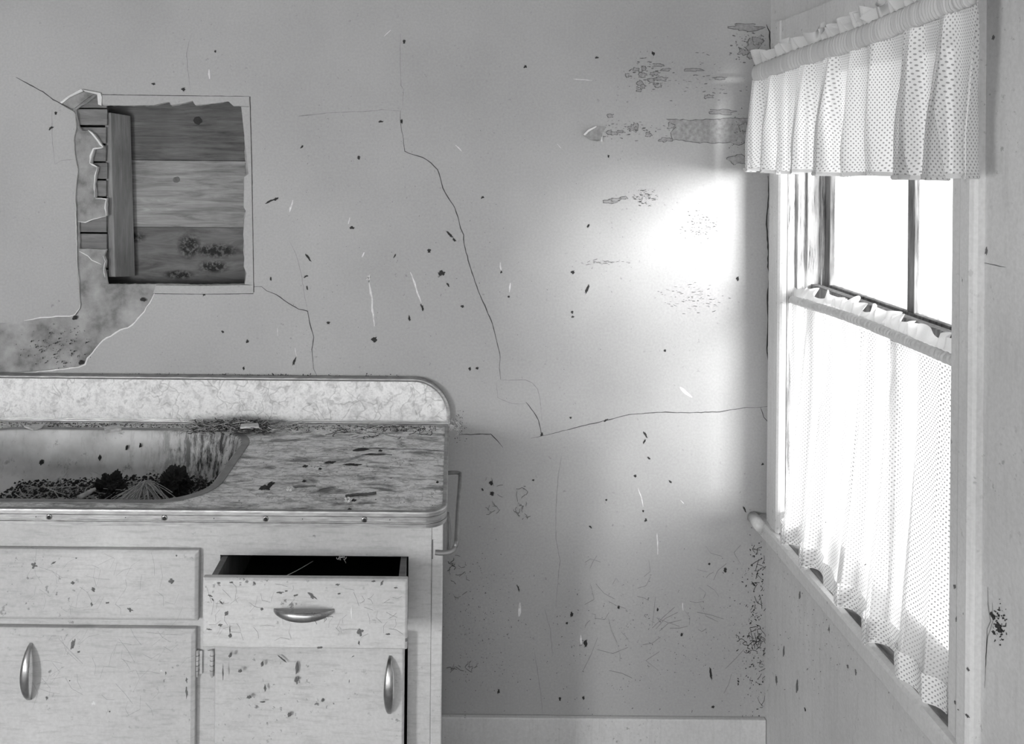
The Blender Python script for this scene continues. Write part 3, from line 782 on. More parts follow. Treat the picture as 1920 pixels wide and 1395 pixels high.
CR_ = [([(751, 62), (750, 120), (752, 160), (756, 168), (755, 200), (751, 208)], 1.0, 'softcrack'),
       ([(600, 214), (560, 218), (620, 211), (680, 209), (715, 206), (751, 208)], 1.1, 'softcrack'),
       ([(751, 208), (751, 232), (756, 260), (759, 284), (775, 290), (792, 295), (808, 305), (820, 318), (826, 333), (830, 352), (840, 370), (850, 384), (858, 405),
         (864, 428), (869, 440), (870, 458), (878, 488), (888, 520), (897, 546), (912, 580), (924, 608), (931, 638), (938, 668), (936, 690), (939, 712)], 1.7, 'crack'),
       ([(939, 713), (960, 713), (985, 712), (998, 718), (1008, 730), (1013, 750), (1016, 790)], 1.1, 'softcrack'),
       ([(986, 754), (1000, 772), (1010, 788), (1015, 812), (1018, 818)], 1.5, 'crack'),
       ([(995, 822), (1040, 812), (1090, 799), (1130, 790), (1180, 777), (1240, 773), (1300, 774), (1350, 772), (1400, 764), (1424, 764), (1444, 762)], 1.4, 'crack'),
       ([(1426, 764), (1432, 782), (1443, 795)], 1.5, 'crack'),
       ([(860, 815), (920, 814), (932, 826), (943, 839)], 1.6, 'crack'),
       ([(474, 538), (490, 537), (500, 545), (518, 552), (540, 568), (560, 580), (577, 583), (581, 605), (588, 632), (585, 655), (587, 680), (588, 692), (594, 704)], 1.6, 'crack'),
       ([(542, 450), (556, 480), (566, 520), (572, 560), (577, 583)], .9, 'softcrack'),
       ([(360, 62), (354, 80), (350, 100), (352, 130), (358, 176)], 1.0, 'softcrack'),
       ([(30, 145), (80, 172), (100, 187), (138, 206)], 1.8, 'crack'),
       ([(103, 308), (115, 301), (138, 299)], 1.0, 'softcrack'), ([(98, 205), (98, 260), (103, 308)], .8, 'softcrack'),
       ([(1054, 846), (1046, 900), (1044, 930), (1042, 960), (1042, 1010), (1050, 1052), (1046, 1090), (1042, 1140)], 1.0, 'softcrack'),
       ([(1002, 1220), (1008, 1260), (1014, 1300), (1018, 1345)], .9, 'softcrack'),
       ([(930, 716), (933, 745), (960, 757), (986, 757)], .8, 'softcrack'),
       ([(1020, 1140), (1032, 1180), (1036, 1230)], .9, 'softcrack'),
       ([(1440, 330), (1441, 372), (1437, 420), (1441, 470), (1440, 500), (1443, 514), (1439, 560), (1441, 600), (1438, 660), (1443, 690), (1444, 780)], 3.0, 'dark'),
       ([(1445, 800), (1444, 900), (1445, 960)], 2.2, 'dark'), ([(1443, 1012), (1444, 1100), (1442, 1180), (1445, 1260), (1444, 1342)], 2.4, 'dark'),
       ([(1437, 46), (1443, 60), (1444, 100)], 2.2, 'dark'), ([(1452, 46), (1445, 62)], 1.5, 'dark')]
for pts, w, lf in (([(290, 549), (280, 568), (270, 584), (258, 598), (248, 610), (240, 614), (225, 619), (208, 630), (192, 638), (178, 655), (164, 672), (160, 684), (148, 688), (120, 692), (82, 696), (45, 699)], 2.4, .0004),
                   ([(45, 601), (76, 596), (105, 593), (131, 593), (139, 590), (149, 579), (151, 569)], 1.8, .0004),
                   ([(149, 535), (144, 500), (143, 440), (142, 380)], 1.2, .0004)):
    ribbon('torn_edge', pts, w, 'drywhite', wallA, lift=lf, jitter=.7)
for pts, w in (([(165, 244), (172, 250), (184, 265), (193, 276)], 3.4), ([(192, 277), (180, 278), (175, 279), (170, 292), (168, 306)], 3), ([(168, 306), (174, 309), (182, 313)], 3), ([(182, 314), (178, 330), (176, 345), (177, 370)], 1.6),
               ([(179, 372), (199, 373), (197, 390), (199, 404)], 2), ([(199, 405), (175, 411), (160, 417), (145, 415)], 1.5), ([(148, 471), (165, 480), (172, 488), (190, 496)], 1.6), ([(193, 480), (197, 490), (194, 505), (197, 520)], 1.4)):
    ribbon('torn_edge', pts, w, 'drywhite', wallA, jitter=.5, yw=YW + .006)
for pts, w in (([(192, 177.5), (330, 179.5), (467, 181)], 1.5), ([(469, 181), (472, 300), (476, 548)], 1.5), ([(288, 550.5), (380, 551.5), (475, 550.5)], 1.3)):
    ribbon('strip_shadow_line', pts, w, 'crack', wallA, jitter=.2, taper=False)  # dark lines painted in as the shadow along the strip edges
for pts, w, m in CR_: ribbon('crack', pts, w, m, wallA)
for pts, w, m in (([(1837, 20), (1836, 400), (1833, 800), (1829, 1200), (1828, 1390)], 2.2, 'dark'), ([(1840, 492), (1858, 496), (1885, 501)], 1.4, 'crack'), ([(1852, 1100), (1853, 1140), (1857, 1165), (1851, 1180), (1848, 1250)], 1.8, 'softcrack'),
                  ([(1860, 1130), (1862, 1162), (1850, 1200), (1846, 1290)], 1.4, 'softcrack')):
    ribbon('crack', pts, w, m, wr, 'x')
for pts, w in (([(690, 517), (696, 550), (698, 575), (702, 612)], 3.2), ([(687, 525), (694, 516), (691, 530)], 3), ([(769, 510), (777, 530), (783, 550), (790, 568)], 3),
               ([(1275, 726), (1286, 736), (1298, 745)], 5), ([(549, 375), (543, 398)], 3), ([(975, 1130), (973, 1156)], 5), ([(656, 408), (653, 420)], 5), ([(683, 473), (679, 482)], 5),
               ([(938, 492), (940, 508)], 3), ([(957, 530), (955, 548)], 2.6), ([(392, 130), (393, 148)], 3), ([(1045, 270), (1052, 278)], 2), ([(520, 615), (521, 630)], 1.6),
               ([(1196, 915), (1202, 932), (1206, 950)], 2), ([(1232, 1000), (1233, 1040)], 2), ([(1276, 938), (1282, 944)], 3), ([(1089, 1190), (1090, 1210)], 4), ([(553, 652), (556, 668)], 1.6),
               ([(854, 272), (866, 284)], 2), ([(733, 56), (720, 68)], 1.6), ([(1075, 148), (1110, 151)], 1.2), ([(1280, 1130), (1281, 1145)], 2)):
    ribbon('scrape_mark', pts, w, 'scrape', wallA, jitter=.8)
# worn paint patches: flat bare areas with a darker broken rim
LIFT = [0.0]
def patch(px, py, rx, ry, mat='bare', n=30, rim=True, rough=.42):
    pts = blob(px, py, rx, ry, n, rough); LIFT[0] += .00003; q = LIFT[0]
    if rim:
        big = [(px + (a - px) * 1 + (1.1 if a > px else -1.1), py + (b - py) + (1.0 if b > py else -1.0)) for a, b in pts]
        prism('patch_rim', [xz(big)], YW - .0006 - q, YW + .0002, 'y', 'bare_edge', wallA)
    prism('bare_patch', [xz(pts)], YW - .0006 - q - .00002, YW + .0002, 'y', mat, wallA)
random.seed(9)
poly = rough_line([(1250, 224), (1300, 226), (1380, 222), (1404, 222), (1406, 262), (1384, 272), (1368, 266), (1340, 268), (1300, 266), (1280, 262), (1262, 262), (1258, 248), (1268, 238)], 1.2, 6)
prism('patch_rim', [xz([(a + (1.2 if a > 1330 else -1.2), b + (1.2 if b > 245 else -1.2)) for a, b in poly])], YW - .0003, YW + .0002, 'y', 'bare_edge', wallA)
prism('bare_patch', [xz(poly)], YW - .0005, YW + .0002, 'y', 'bare', wallA)
for a in ((1188, 240, 9, 6), (1192, 238, 4, 7), (1151, 250, 9, 3), (1162, 247, 6, 2), (1142, 248, 5, 3), (1215, 252, 6, 4), (1248, 262, 10, 4), (1258, 236, 5, 5), (1352, 210, 22, 4),
          (1328, 181, 8, 2.4), (1144, 217, 5, 3), (1193, 130, 5, 3), (1204, 141, 7, 3.5), (1207, 128, 3, 3), (1235, 122, 8, 2.4), (1248, 131, 7, 1.8), (1228, 138, 8, 2.6), (1220, 150, 6, 3.4),
          (1238, 148, 11, 3), (1200, 156, 5, 3.4), (1204, 163, 4, 3), (1234, 161, 6, 3.2), (1198, 170, 4, 1.6), (1176, 141, 3, 3), (1300, 131, 14, 2), (1350, 147, 12, 2), (1395, 98, 10, 6),
          (1412, 88, 12, 14), (1408, 104, 8, 5), (1420, 76, 8, 8), (1400, 52, 26, 6), (1394, 240, 8, 8), (1384, 300, 14, 9), (1144, 378, 12, 3), (1155, 374, 9, 2), (1170, 371, 6, 1.6)):
    patch(*a)
# clouds of tiny flakes, each cloud one part
def dust(cx, cy, rx, ry, count, smin, smax, mat, parent, plane='y', hor=1.0, seed=1, name='flake_cloud', tilt=0.):
    rnd = random.Random(seed); vs, fs = [], []
    for _ in range(count):
        while True:
            a, b = rnd.gauss(0, .45), rnd.gauss(0, .45)
            if a * a + b * b < 1: break
        px, py = cx + rx * a, cy + ry * b + tilt * rx * a; s = rnd.uniform(smin, smax); n = len(vs); ang = rnd.uniform(0, pi) if hor == 1 else rnd.gauss(0, .2)
        e = s * hor * rnd.uniform(.5, 1.6); f_ = s * rnd.uniform(.35, .8)
        c = [(px + e * cos(ang) * cos(t_) - f_ * sin(ang) * sin(t_), py + e * sin(ang) * cos(t_) + f_ * cos(ang) * sin(t_)) for t_ in [2 * pi * k / 5 + rnd.uniform(-.4, .4) for k in range(5)]]
        fn = (lambda u, w: at(u, w, YW - .0009)) if plane == 'y' else (lambda u, w: atx(u, w, XW - .0009))
        fb = (lambda u, w: at(u, w, YW)) if plane == 'y' else (lambda u, w: atx(u, w, XW))
        if plane == 'y' and not (XL < fb(*c[0]).x < XW - .004): continue
        vs += [fn(*p) for p in c] + [fb(*p) for p in c]
        fs += [tuple(n + k for k in range(5))] + [(n + k, n + (k + 1) % 5, n + 5 + (k + 1) % 5, n + 5 + k) for k in range(5)]
    o = obj(name, vs, fs, mat, parent, kind='stuff'); return clean(o)
dust(1215, 140, 50, 34, 60, .7, 2.2, 'bare_edge', wallA, hor=1.8, seed=2)
dust(1210, 368, 26, 20, 70, .5, 1.6, 'bare_edge', wallA, hor=2.2, seed=3, tilt=-.1)
dust(1310, 425, 42, 34, 90, .5, 1.4, 'bare_edge', wallA, hor=1.6, seed=4)
dust(1300, 560, 90, 32, 90, .4, 1.1, 'bare_edge', wallA, hor=3.5, seed=5)
dust(1180, 245, 90, 20, 60, .5, 1.8, 'bare_edge', wallA, hor=1.9, seed=6)
dust(1320, 150, 120, 60, 70, .4, 1.3, 'bare_edge', wallA, hor=2.6, seed=7)
dust(1405, 90, 40, 46, 90, .5, 2.2, 'bare_edge', wallA, hor=1.3, seed=8)
dust(1395, 260, 30, 60, 60, .4, 1.8, 'bare_edge', wallA, seed=10)
dust(1130, 492, 60, 6, 40, .3, 1.0, 'bare_edge', wallA, hor=4, seed=12)
dust(1230, 1200, 420, 190, 620, .35, 1.5, 'grime', wallA, seed=13, name='dirt_specks')
dust(1420, 1180, 45, 220, 300, .5, 2.2, 'dark', wallA, seed=14, name='dirt_specks')
dust(900, 1180, 90, 200, 260, .4, 1.4, 'grime', wallA, seed=15, name='dirt_specks')
dust(700, 420, 700, 400, 420, .3, 1.0, 'grime', wallA, seed=16, name='dirt_specks')
dust(862, 800, 16, 40, 60, .5, 1.6, 'grime', wallA, seed=17, name='dirt_specks')
dust(110, 650, 80, 50, 120, .5, 2.2, 'dark', wallA, seed=18, name='dirt_specks')
dust(400, 704, 400, 5, 240, .6, 1.8, 'dark', wallA, seed=19, name='dirt_specks')
dust(1560, 1200, 160, 150, 120, .4, 1.3, 'grime', wr, 'x', seed=20, name='dirt_specks')
dust(1560, 1150, 180, 190, 90, .6, 2.0, 'midgrime', wr, 'x', seed=22, name='dirt_specks')
dust(1875, 1170, 16, 50, 60, .8, 3.0, 'dark', wr, 'x', seed=21, name='dirt_specks')
# separate stuck lumps of dirt (shared mesh data)
bm = bmesh.new(); bmesh.ops.create_icosphere(bm, subdivisions=2, radius=1)
for v in bm.verts: v.co *= 1 + .5 * noise.noise(v.co * 1.9)
lump_me = bpy.data.meshes.new('dirt_lump'); bm.to_mesh(lump_me); bm.free(); lump_me.materials.append(M['dark'])
def variant(seed, mat):
    bm = bmesh.new(); bmesh.ops.create_icosphere(bm, subdivisions=3, radius=1)
    for v in bm.verts:
        q = v.co.copy() + Vector((seed * 3.1, 0, 0)); v.co *= .82 + .75 * noise.noise(q * 1.5) + .45 * noise.noise(q * 4)
    me = bpy.data.meshes.new('dirt_lump'); bm.to_mesh(me); bm.free(); me.materials.append(M[mat]); return me
lump_k = [variant(i, 'dark') for i in range(1, 6)]; lump_gs = [variant(i, 'grime') for i in range(6, 11)]
lump_me = lump_k[0]; lump_g = lump_gs[0]
def lump(px, py, a, b, ang, parent, y=None, x=None, me=None, d=.0022, name='dirt_lump'):
    o = bpy.data.objects.new(name, random.choice(lump_k if me in (None, lump_me) else (lump_gs if me is lump_g else [me]))); COL.objects.link(o); o.parent = parent
    if x is None:
        yy = YW if y is None else y; p = at(px, py, yy); k = yy / F
        o.location = p; o.rotation_euler = (0, radians(ang), 0); o.scale = (a * k * .85, d, b * k * .85)
    else:
        p = atx(px, py, x); k = p.y / F
        o.location = p; o.rotation_euler = (radians(-ang), 0, 0); o.scale = (d, a * k * 2, b * k)
    return o
# px, py, half length, half width, angle(deg, clockwise from horizontal)
for q in ((507, 377, 12, 2.2, -25), (518, 373, 5, 3, -30), (578, 483, 10, 2.4, 55), (574, 518, 6, 2.5, -20), (576, 540, 5, 2, 80), (508, 523, 5, 2, 85), (552, 678, 9, 2.6, 110),
          (616, 605, 4, 3.4, 0), (660, 427, 5, 3.6, 10), (702, 636, 6, 6, 0), (673, 295, 3.6, 4.6, 0), (714, 228, 5, 2.4, 0), (753, 228, 5, 3, 90), (758, 78, 3, 5, 0), (344, 167, 4, 4, 0),
          (288, 157, 4, 2.6, 0), (404, 96, 2.6, 3, 0), (792, 577, 9, 3, 75), (768, 597, 6, 2.4, 80), (844, 440, 12, 2.6, 45), (852, 450, 5, 2.8, 45), (828, 512, 7, 6, 0), (840, 534, 5, 2.2, 60),
          (867, 574, 3.6, 3, 0), (805, 470, 4, 5, 0), (740, 480, 5, 1.6, 120), (895, 690, 4, 3, 0), (881, 691, 2.6, 4, 0), (905, 370, 4, 3, -10), (940, 510, 2.4, 3.6, 0), (954, 556, 3, 2.4, 0),
          (1101, 543, 12, 3, 112), (1074, 510, 4, 4, 0), (1073, 585, 3, 3.4, 0), (1074, 594, 3, 2.4, 0), (1103, 424, 5, 2.4, 120), (1141, 293, 2, 3.4, 0), (1119, 108, 4, 2.4, 0), (1225, 101, 3, 5, 150),
          (985, 125, 4, 4, 0), (1247, 657, 3, 3, 0), (1136, 788, 5, 2, -30), (1016, 814, 3, 5, 0), (1070, 783, 2.4, 2.4, 0), (1210, 815, 8, 2.4, 60), (1208, 828, 6, 2, 120), (1217, 859, 5, 2, 40),
          (1257, 903, 4, 2, 40), (1191, 892, 3, 3, 0), (1211, 975, 3, 4.4, 0), (1206, 958, 2, 3, 0), (1137, 937, 2.4, 2.4, 0), (1107, 988, 4, 2, 45), (1160, 1138, 3, 4, 0), (1063, 1168, 3, 2.6, 0),
          (1072, 1152, 3, 6, 0), (1098, 1205, 4, 8, 0), (972, 1103, 9, 1.8, 72), (935, 1296, 3, 6, 0), (1094, 1308, 2.4, 4, 0), (1050, 1310, 2.6, 5, 0), (1333, 1264, 16, 2.6, 82), (1337, 1325, 4, 3, 0),
          (1360, 1068, 4, 6, 0), (1330, 1057, 3, 2.6, 0), (1278, 1190, 2.4, 4, 0), (1233, 1143, 2, 4, 0), (1383, 522, 3, 5, 0), (1396, 955, 7, 2, 65), (464, 640, 3, 4, 0), (457, 690, 2, 4, 0),
          (418, 622, 4, 2.4, 40), (383, 551, 3, 6, 0), (96, 240, 7, 3, -30), (105, 212, 3, 4, 0), (140, 596, 5, 5, 0), (152, 680, 5, 5, 0), (268, 562, 6, 4, 20), (1464, 700, 0.1, 0.1, 0),
          (566, 275, 4, 2, -50), (1000, 900, 3, 2, 0), (921, 905, 4, 5, 0), (923, 925, 5, 5, 0), (905, 918, 4, 2, 60), (1430, 870, 3, 3, 0), (1413, 1095, 6, 2, 50)):
    lump(q[0], q[1], max(q[2], .6), max(q[3], .6), q[4], wallA)
for q in ((1862, 1155, 5, 6, 0), (1874, 1176, 7, 9, 0), (1864, 1186, 3, 4, 0), (1510, 1330, 2, 3, 0)):
    lump(*q, wr, x=XW)
for q in ((1456, 1275, 2.2, 9, 0), (1470, 1220, 1.4, 11, 0), (1500, 1115, 1.2, 8, 0), (1605, 1260, 1.4, 6, 0), (1495, 1285, 2, 14, 0), (1590, 1250, 1.4, 4, 0), (1555, 1180, 1, 6, 0), (1843, 390, 2.4, 9, 0), (1850, 470, 1.6, 8, 0), (1863, 70, 2, 5, 0)):
    lump(*q, wr, x=XW, me=lump_g)
for q in ((1806, 527, 1.6, 10, 0), (1795, 1160, 1.6, 6, 0), (1790, 1100, 1.3, 4, 0), (1800, 1330, 5, 4, 0), (1812, 1340, 5, 3, 0), (1792, 1318, 2, 4, 0), (1815, 1255, 1.5, 3, 0), (1808, 1150, 1.4, 5, 0)):
    lump(*q, w1, x=XW - .018, me=lump_g)
# wiry scribbles: dead roots and old webs on the wall, and straw elsewhere
def scribble(name, cx, cy, rx, ry, n, mat, parent, seed, r=.0005, steps=9, wander=.7, surf=None):
    rnd = random.Random(seed); vs, fs = [], []
    surf = surf or (lambda a, b: at(a, b, YW - .0012))
    for _ in range(n):
        x, y = cx + rnd.uniform(-rx, rx), cy + rnd.uniform(-ry, ry); a = rnd.uniform(0, 6.28); st = rnd.uniform(.08, .2) * max(rx, ry); P = []
        for k in range(steps):
            P.append(surf(x, y)); a += rnd.gauss(0, wander); x += st * cos(a); y += st * sin(a)
            x += (cx - x) * .05; y += (cy - y) * .05
        tube_data(P, r, 4, False, vs, fs)
    return obj(name, vs, fs, mat, parent, kind='stuff')
CW = lambda a, b: at(min(a, 1441), b, YW - .0012)
scribble('rootlets', 1425, 1200, 20, 24, 30, 'dark', wallA, 1, r=.0007, steps=6, wander=.4, surf=CW)
scribble('rootlets', 1400, 1190, 26, 20, 8, 'dark', wallA, 2, r=.0007, surf=CW)
scribble('rootlets', 1425, 1090, 10, 60, 20, 'dark', wallA, 3, r=.0006, steps=3, surf=CW)
scribble('rootlets', 1432, 1280, 8, 50, 16, 'dark', wallA, 4, steps=3, surf=CW)
scribble('rootlets', 978, 940, 9, 32, 16, 'grime', wallA, 5, r=.0006, steps=4)
scribble('rootlets', 922, 925, 14, 40, 12, 'grime', wallA, 6, steps=3)
scribble('rootlets', 875, 1255, 32, 6, 12, 'grime', wallA, 7, r=.0006, steps=4, wander=.4)
scribble('rootlets', 860, 1080, 16, 40, 12, 'grime', wallA, 8, steps=3)
scribble('rootlets', 1240, 1150, 150, 120, 40, 'midgrime', wallA, 9, r=.0004, steps=3)
scribble('cobweb', 852, 800, 12, 10, 30, 'web', top, 10, r=.0004, surf=lambda a, b: at(a, b, 2.36))
scribble('rootlets', 828, 512, 6, 6, 12, 'dark', wallA, 12, r=.0006)
scribble('rootlets', 848, 1055, 6, 12, 6, 'dark', wallA, 13, r=.0006)

# ------------------------------------------------------------------ dirt on the cabinet fronts and worktop
def lumps(lst, y, parent, me=None):
    for q in lst: lump(*q, parent, y=y, me=me, d=.0016, name='dirt_lump')
lumps(((64, 1060, 6, 7, 40), (101, 1055, 6, 2.4, -30), (137, 1093, 4, 5, 0), (175, 1105, 4, 5, 120), (172, 1132, 3, 5, 0), (202, 1130, 4, 2, 0), (244, 1143, 6, 4, 30), (322, 1090, 6, 8, 0), (331, 1042, 2, 3, 0), (143, 1046, 2, 1.6, 0)), YP, ld, lump_g)
lumps(((137, 1208, 4, 12, 10), (148, 1222, 3, 2.4, 0), (350, 1275, 2, 6, 0), (350, 1295, 3, 14, 0), (88, 1309, 3, 6, 0), (311, 1262, 1.4, 5, 0), (131, 1276, 1.6, 1.6, 0), (206, 1334, 1.8, 1.8, 0)), YP, la, lump_g)
for q in ((176, 1318, 5, 7, 0), (303, 1257, 3, 4, 0)):
    o = lump(*q, la, y=YP, d=.001, name='paint_chip'); o.data = lump_me.copy(); o.data.materials[0] = M['scrape']
lumps(((525, 1111, 7, 2.4, 0), (537, 1108, 3, 1.6, 0), (394, 1117, 5, 2.4, 20), (399, 1124, 4, 1.4, 50), (415, 1130, 2, 5, 140), (425, 1150, 4, 5, 0), (413, 1172, 4, 3, 0), (432, 1192, 3.6, 5, 0), (431, 1180, 1.2, 9, 0),
       (491, 1142, 3, 4, 0), (392, 1180, 6, 1.6, 8), (633, 1096, 4, 2.4, 0), (636, 1113, 3, 1.8, 0), (585, 1117, 10, 4, 40), (675, 1185, 6, 8, 0), (410, 1093, 4, 2, 0), (434, 1092, 4, 2, 0), (477, 1093, 4, 2.4, 50),
       (716, 1093, 3, 5, 30), (600, 1214, 6, 2.4, 0), (728, 1189, 5, 2, 0), (742, 1102, 4, 2, 0), (673, 1205, 4, 2, 90), (555, 1116, 5, 2, -10), (762, 1200, 2.4, 4, 0), (700, 1090, 4, 2, 0)), YD, df_, lump_g)
o = lump(659, 1147, 1.8, 13, 0, df_, y=YD, d=.0006, name='paint_chip'); o.data = lump_me.copy(); o.data.materials[0] = M['scrape']
YR = YP - .018
lumps(((557, 1252, 3, 14, 0), (556, 1275, 4, 8, 0), (492, 1245, 3, 6, 0), (497, 1290, 3, 6, 0), (432, 1228, 3, 7, 20), (418, 1260, 1.6, 14, 0), (467, 1307, 5, 4, 0), (493, 1316, 6, 1.6, 0), (690, 1265, 4, 4, 0), (691, 1243, 2.4, 3, 0),
       (662, 1230, 3, 4, 0), (605, 1313, 3, 4, 0), (543, 1340, 4, 5, 0), (690, 1340, 4, 4, 0), (530, 1236, 12, 1.6, 40), (745, 1300, 2, 8, 0), (655, 1277, 1, 5, 0), (450, 1258, 4, 4, 0)), YR, cab, lump_g)
def surf_at(y): return lambda a, b: at(a, b, y)
scribble('lint', 470, 1150, 90, 50, 30, 'midgrime', df_, 20, r=.0002, steps=3, surf=surf_at(YD - .0006))
scribble('lint', 690, 1150, 70, 50, 26, 'midgrime', df_, 21, r=.0002, steps=3, surf=surf_at(YD - .0006))
scribble('lint', 590, 1160, 20, 12, 3, 'grime', df_, 22, r=.0005, steps=8, surf=surf_at(YD - .028))
scribble('lint', 200, 1250, 150, 80, 40, 'midgrime', la, 24, r=.0002, steps=3, surf=surf_at(YP - .0006))
scribble('lint', 200, 1100, 150, 45, 36, 'midgrime', ld, 25, r=.0002, steps=3, surf=surf_at(YP - .0006))
scribble('lint', 640, 1047, 10, 10, 8, 'straw', cab, 23, r=.0006, surf=surf_at(YF - .004))
# worktop litter
def lump_top(px, py, a, b, ang, me, h=.003, name='dirt_lump', parent=None):
    p = atz(px, py, TZ); k = p.y / F
    o = bpy.data.objects.new(name, me); COL.objects.link(o); o.parent = parent
    o.location = (p.x, p.y, TZ + h * .4); o.rotation_euler = (0, 0, radians(ang)); o.scale = (a * k, b * k, h)
    return o
for q in ((497, 915, 10, 12, 20), (508, 908, 5, 10, 0), (572, 875, 4, 5, 0), (570, 903, 3, 4, 0), (663, 939, 4, 4, 0), (655, 956, 3, 3, 0), (618, 868, 9, 5, 10), (660, 872, 14, 4, -5), (713, 846, 3, 3, 0), (820, 905, 2, 4, 0), (600, 880, 2.5, 3, 0), (700, 853, 18, 1.5, 0)):
    lump_top(*q, lump_me, .0025, parent=top)
c1 = smoothpath([atz(a, b, TZ + .003) for a, b in ((648, 930), (670, 927), (690, 926), (705, 924))], 5)
tag(tube('twig', c1, [.0028, .0032, .0025, .003] * 4, 'twig', None, 7), 'short thick dark twig lying near the front of the worktop', 'twig')
tag(tube('twig', smoothpath([atz(a, b, TZ + .0022) for a, b in ((550, 914), (575, 912), (592, 911))], 5), .0010, 'twig', None, 6), 'thin dark twig lying left of the thick one on the worktop', 'twig')
tag(tube('twig', smoothpath([atz(a, b, TZ + .0022) for a, b in ((598, 919), (612, 915), (630, 913))], 5), .0007, 'twig', None, 6), 'thin curved stalk in the middle of the worktop front', 'twig')
tag(tube('twig', smoothpath([atz(a, b, TZ + .003) for a, b in ((700, 852), (715, 851), (735, 853))], 5), .0010, 'twig', None, 6), 'thin dark twig beside the split in the worktop', 'twig')
# split and lens-shaped burn in the laminate
def topribbon(name, pts, w, mat, parent, z=TZ):
    P = smoothpath([Vector((*atz(a, b, TZ).xy, 0)) for a, b in pts], 5); n = len(P); vs, fs = [], []
    for i, p in enumerate(P):
        ww = w * (sin(pi * (i + .3) / (n - 1 + .6)) if w > .003 else 1) * .5
        vs += [(p.x, p.y - ww, z + .0005), (p.x, p.y + ww, z + .0005), (p.x, p.y - ww, z - .001), (p.x, p.y + ww, z - .001)]
    for i in range(n - 1):
        a, b = i * 4, i * 4 + 4; fs += [(a, b, b + 1, a + 1), (a, a + 2, b + 2, b), (a + 1, b + 1, b + 3, a + 3)]
    return clean(obj(name, vs, fs, mat, parent))
topribbon('split', [(661, 845), (676, 843), (693, 842)], .024, 'dark', top)
topribbon('split', [(693, 841), (740, 842), (790, 843), (834, 846)], .0022, 'dark', top)
rs = random.Random(31)
def litter(name, region, n, mat, r, ln, parent=None, zr=(0.0, .01), base=TZ, heap=None, seed=1, curl=.35):
    rnd = random.Random(seed); vs, fs = [], []
    for _ in range(n):
        x, y = rnd.uniform(region[0], region[1]), rnd.uniform(region[2], region[3]); a = rnd.uniform(0, 6.28); z = base + rnd.uniform(*zr)
        L = rnd.uniform(.4, 1) * ln; P = []; el = rnd.uniform(-.25, .35)
        if heap: z = base + heap(x, y) * rnd.uniform(.3, 1)
        for k in range(5):
            P.append((x, y, max(z, base + r))); a += rnd.gauss(0, curl); x += L / 4 * cos(a); y += L / 4 * sin(a); z += L / 4 * el
            x = min(max(x, region[0] - .02), region[1] + .02); y = min(max(y, region[2] - .006), region[3] + .004)
        tube_data(P, r * rnd.uniform(.6, 1.3), 4, False, vs, fs)
    return obj(name, vs, fs, mat, parent, kind='stuff')
def crumbs(name, region, n, smin, smax, mat, parent=None, base=TZ, heap=None, seed=1, dens=None):
    rnd = random.Random(seed); vs, fs = [], []
    for _ in range(n):
        x, y = rnd.uniform(region[0], region[1]), rnd.uniform(region[2], region[3])
        if dens and rnd.random() > dens(x, y): continue
        s = rnd.uniform(smin, smax); z = base + s * .3 + (heap(x, y) * rnd.uniform(.5, 1) if heap else 0); b = len(vs)
        R = Matrix.Rotation(rnd.uniform(0, 6.28), 3, 'Z') @ Matrix.Rotation(rnd.uniform(-.5, .5), 3, 'X')
        for c in ((-1, -.6, -.4), (1, -.7, -.4), (.8, .7, -.4), (-.9, .8, -.4), (.1, 0, .6)):
            vs.append(Vector((x, y, z)) + R @ Vector(c) * s * rnd.uniform(.6, 1.1))
        fs += [(b, b + 1, b + 4), (b + 1, b + 2, b + 4), (b + 2, b + 3, b + 4), (b + 3, b, b + 4), (b + 3, b + 2, b + 1, b)]
    return obj(name, vs, fs, mat, parent, kind='stuff')
bl = (-1.3, -.02, 2.318, 2.366)
tag(crumbs('loose_dirt', bl, 2600, .0008, .0032, 'dark', seed=2, dens=lambda x, y: .35 + .65 * (-.62 < x < -.38) + .2 * (x < -.8)), 'dark loose dirt lying along the back of the worktop', 'dirt')
tag(crumbs('loose_grit', bl, 700, .0008, .0030, 'chip', seed=3), 'pale grit scattered along the back of the worktop', 'dirt')
hp_ = lambda x, y: .016 * math.exp(-((x + .56) / .09) ** 2) * (1 if y > 2.25 else .5) + .003
tag(litter('nest_straw', (-.70, -.40, 2.285, 2.355), 420, 'straw', .0006, .06, zr=(0, .02), heap=hp_, seed=4), 'tangle of dry straw behind the sink corner', 'straw')
tag(litter('nest_twigs', (-.66, -.46, 2.28, 2.355), 360, 'twig', .0010, .04, heap=hp_, seed=5, curl=.8), 'dark matted twigs behind the sink corner', 'twigs')
tag(litter('dry_grass', (-.40, -.15, 2.28, 2.36), 40, 'straw', .0007, .05, seed=6), 'dry grass stalks lying behind the middle of the worktop', 'grass')
tag(litter('dark_grass', (-.30, -.02, 2.26, 2.36), 50, 'twig', .0008, .04, seed=7), 'short dark stalks lying at the back right of the worktop', 'grass')
tag(crumbs('worktop_grit', (-.55, -.02, 1.83, 2.3), 240, .0006, .0018, 'dark', seed=8), 'fine dark grit over the open worktop', 'dirt')
def chip3(name, pts, z, th, label, cat='plaster chip', mat='chip', tilt=0.):
    P = [atz(a, b, z) for a, b in pts]; c = sum(P, Vector()) / len(P)
    loop = [(p.x, p.y) for p in P]
    o = prism(name, [loop], z, z + th, 'z', mat, bevel=.0012)
    return tag(o, label, cat)
chip3('plaster_chip', [(44, 801), (86, 796), (78, 803), (62, 808)], TZ + .003, .004, 'large pointed pale chip at the far left behind the sink')
chip3('plaster_chip', [(195, 804), (225, 800), (228, 807), (197, 813)], TZ + .002, .006, 'rectangular pale plaster chip behind the sink, right of the pointed one')
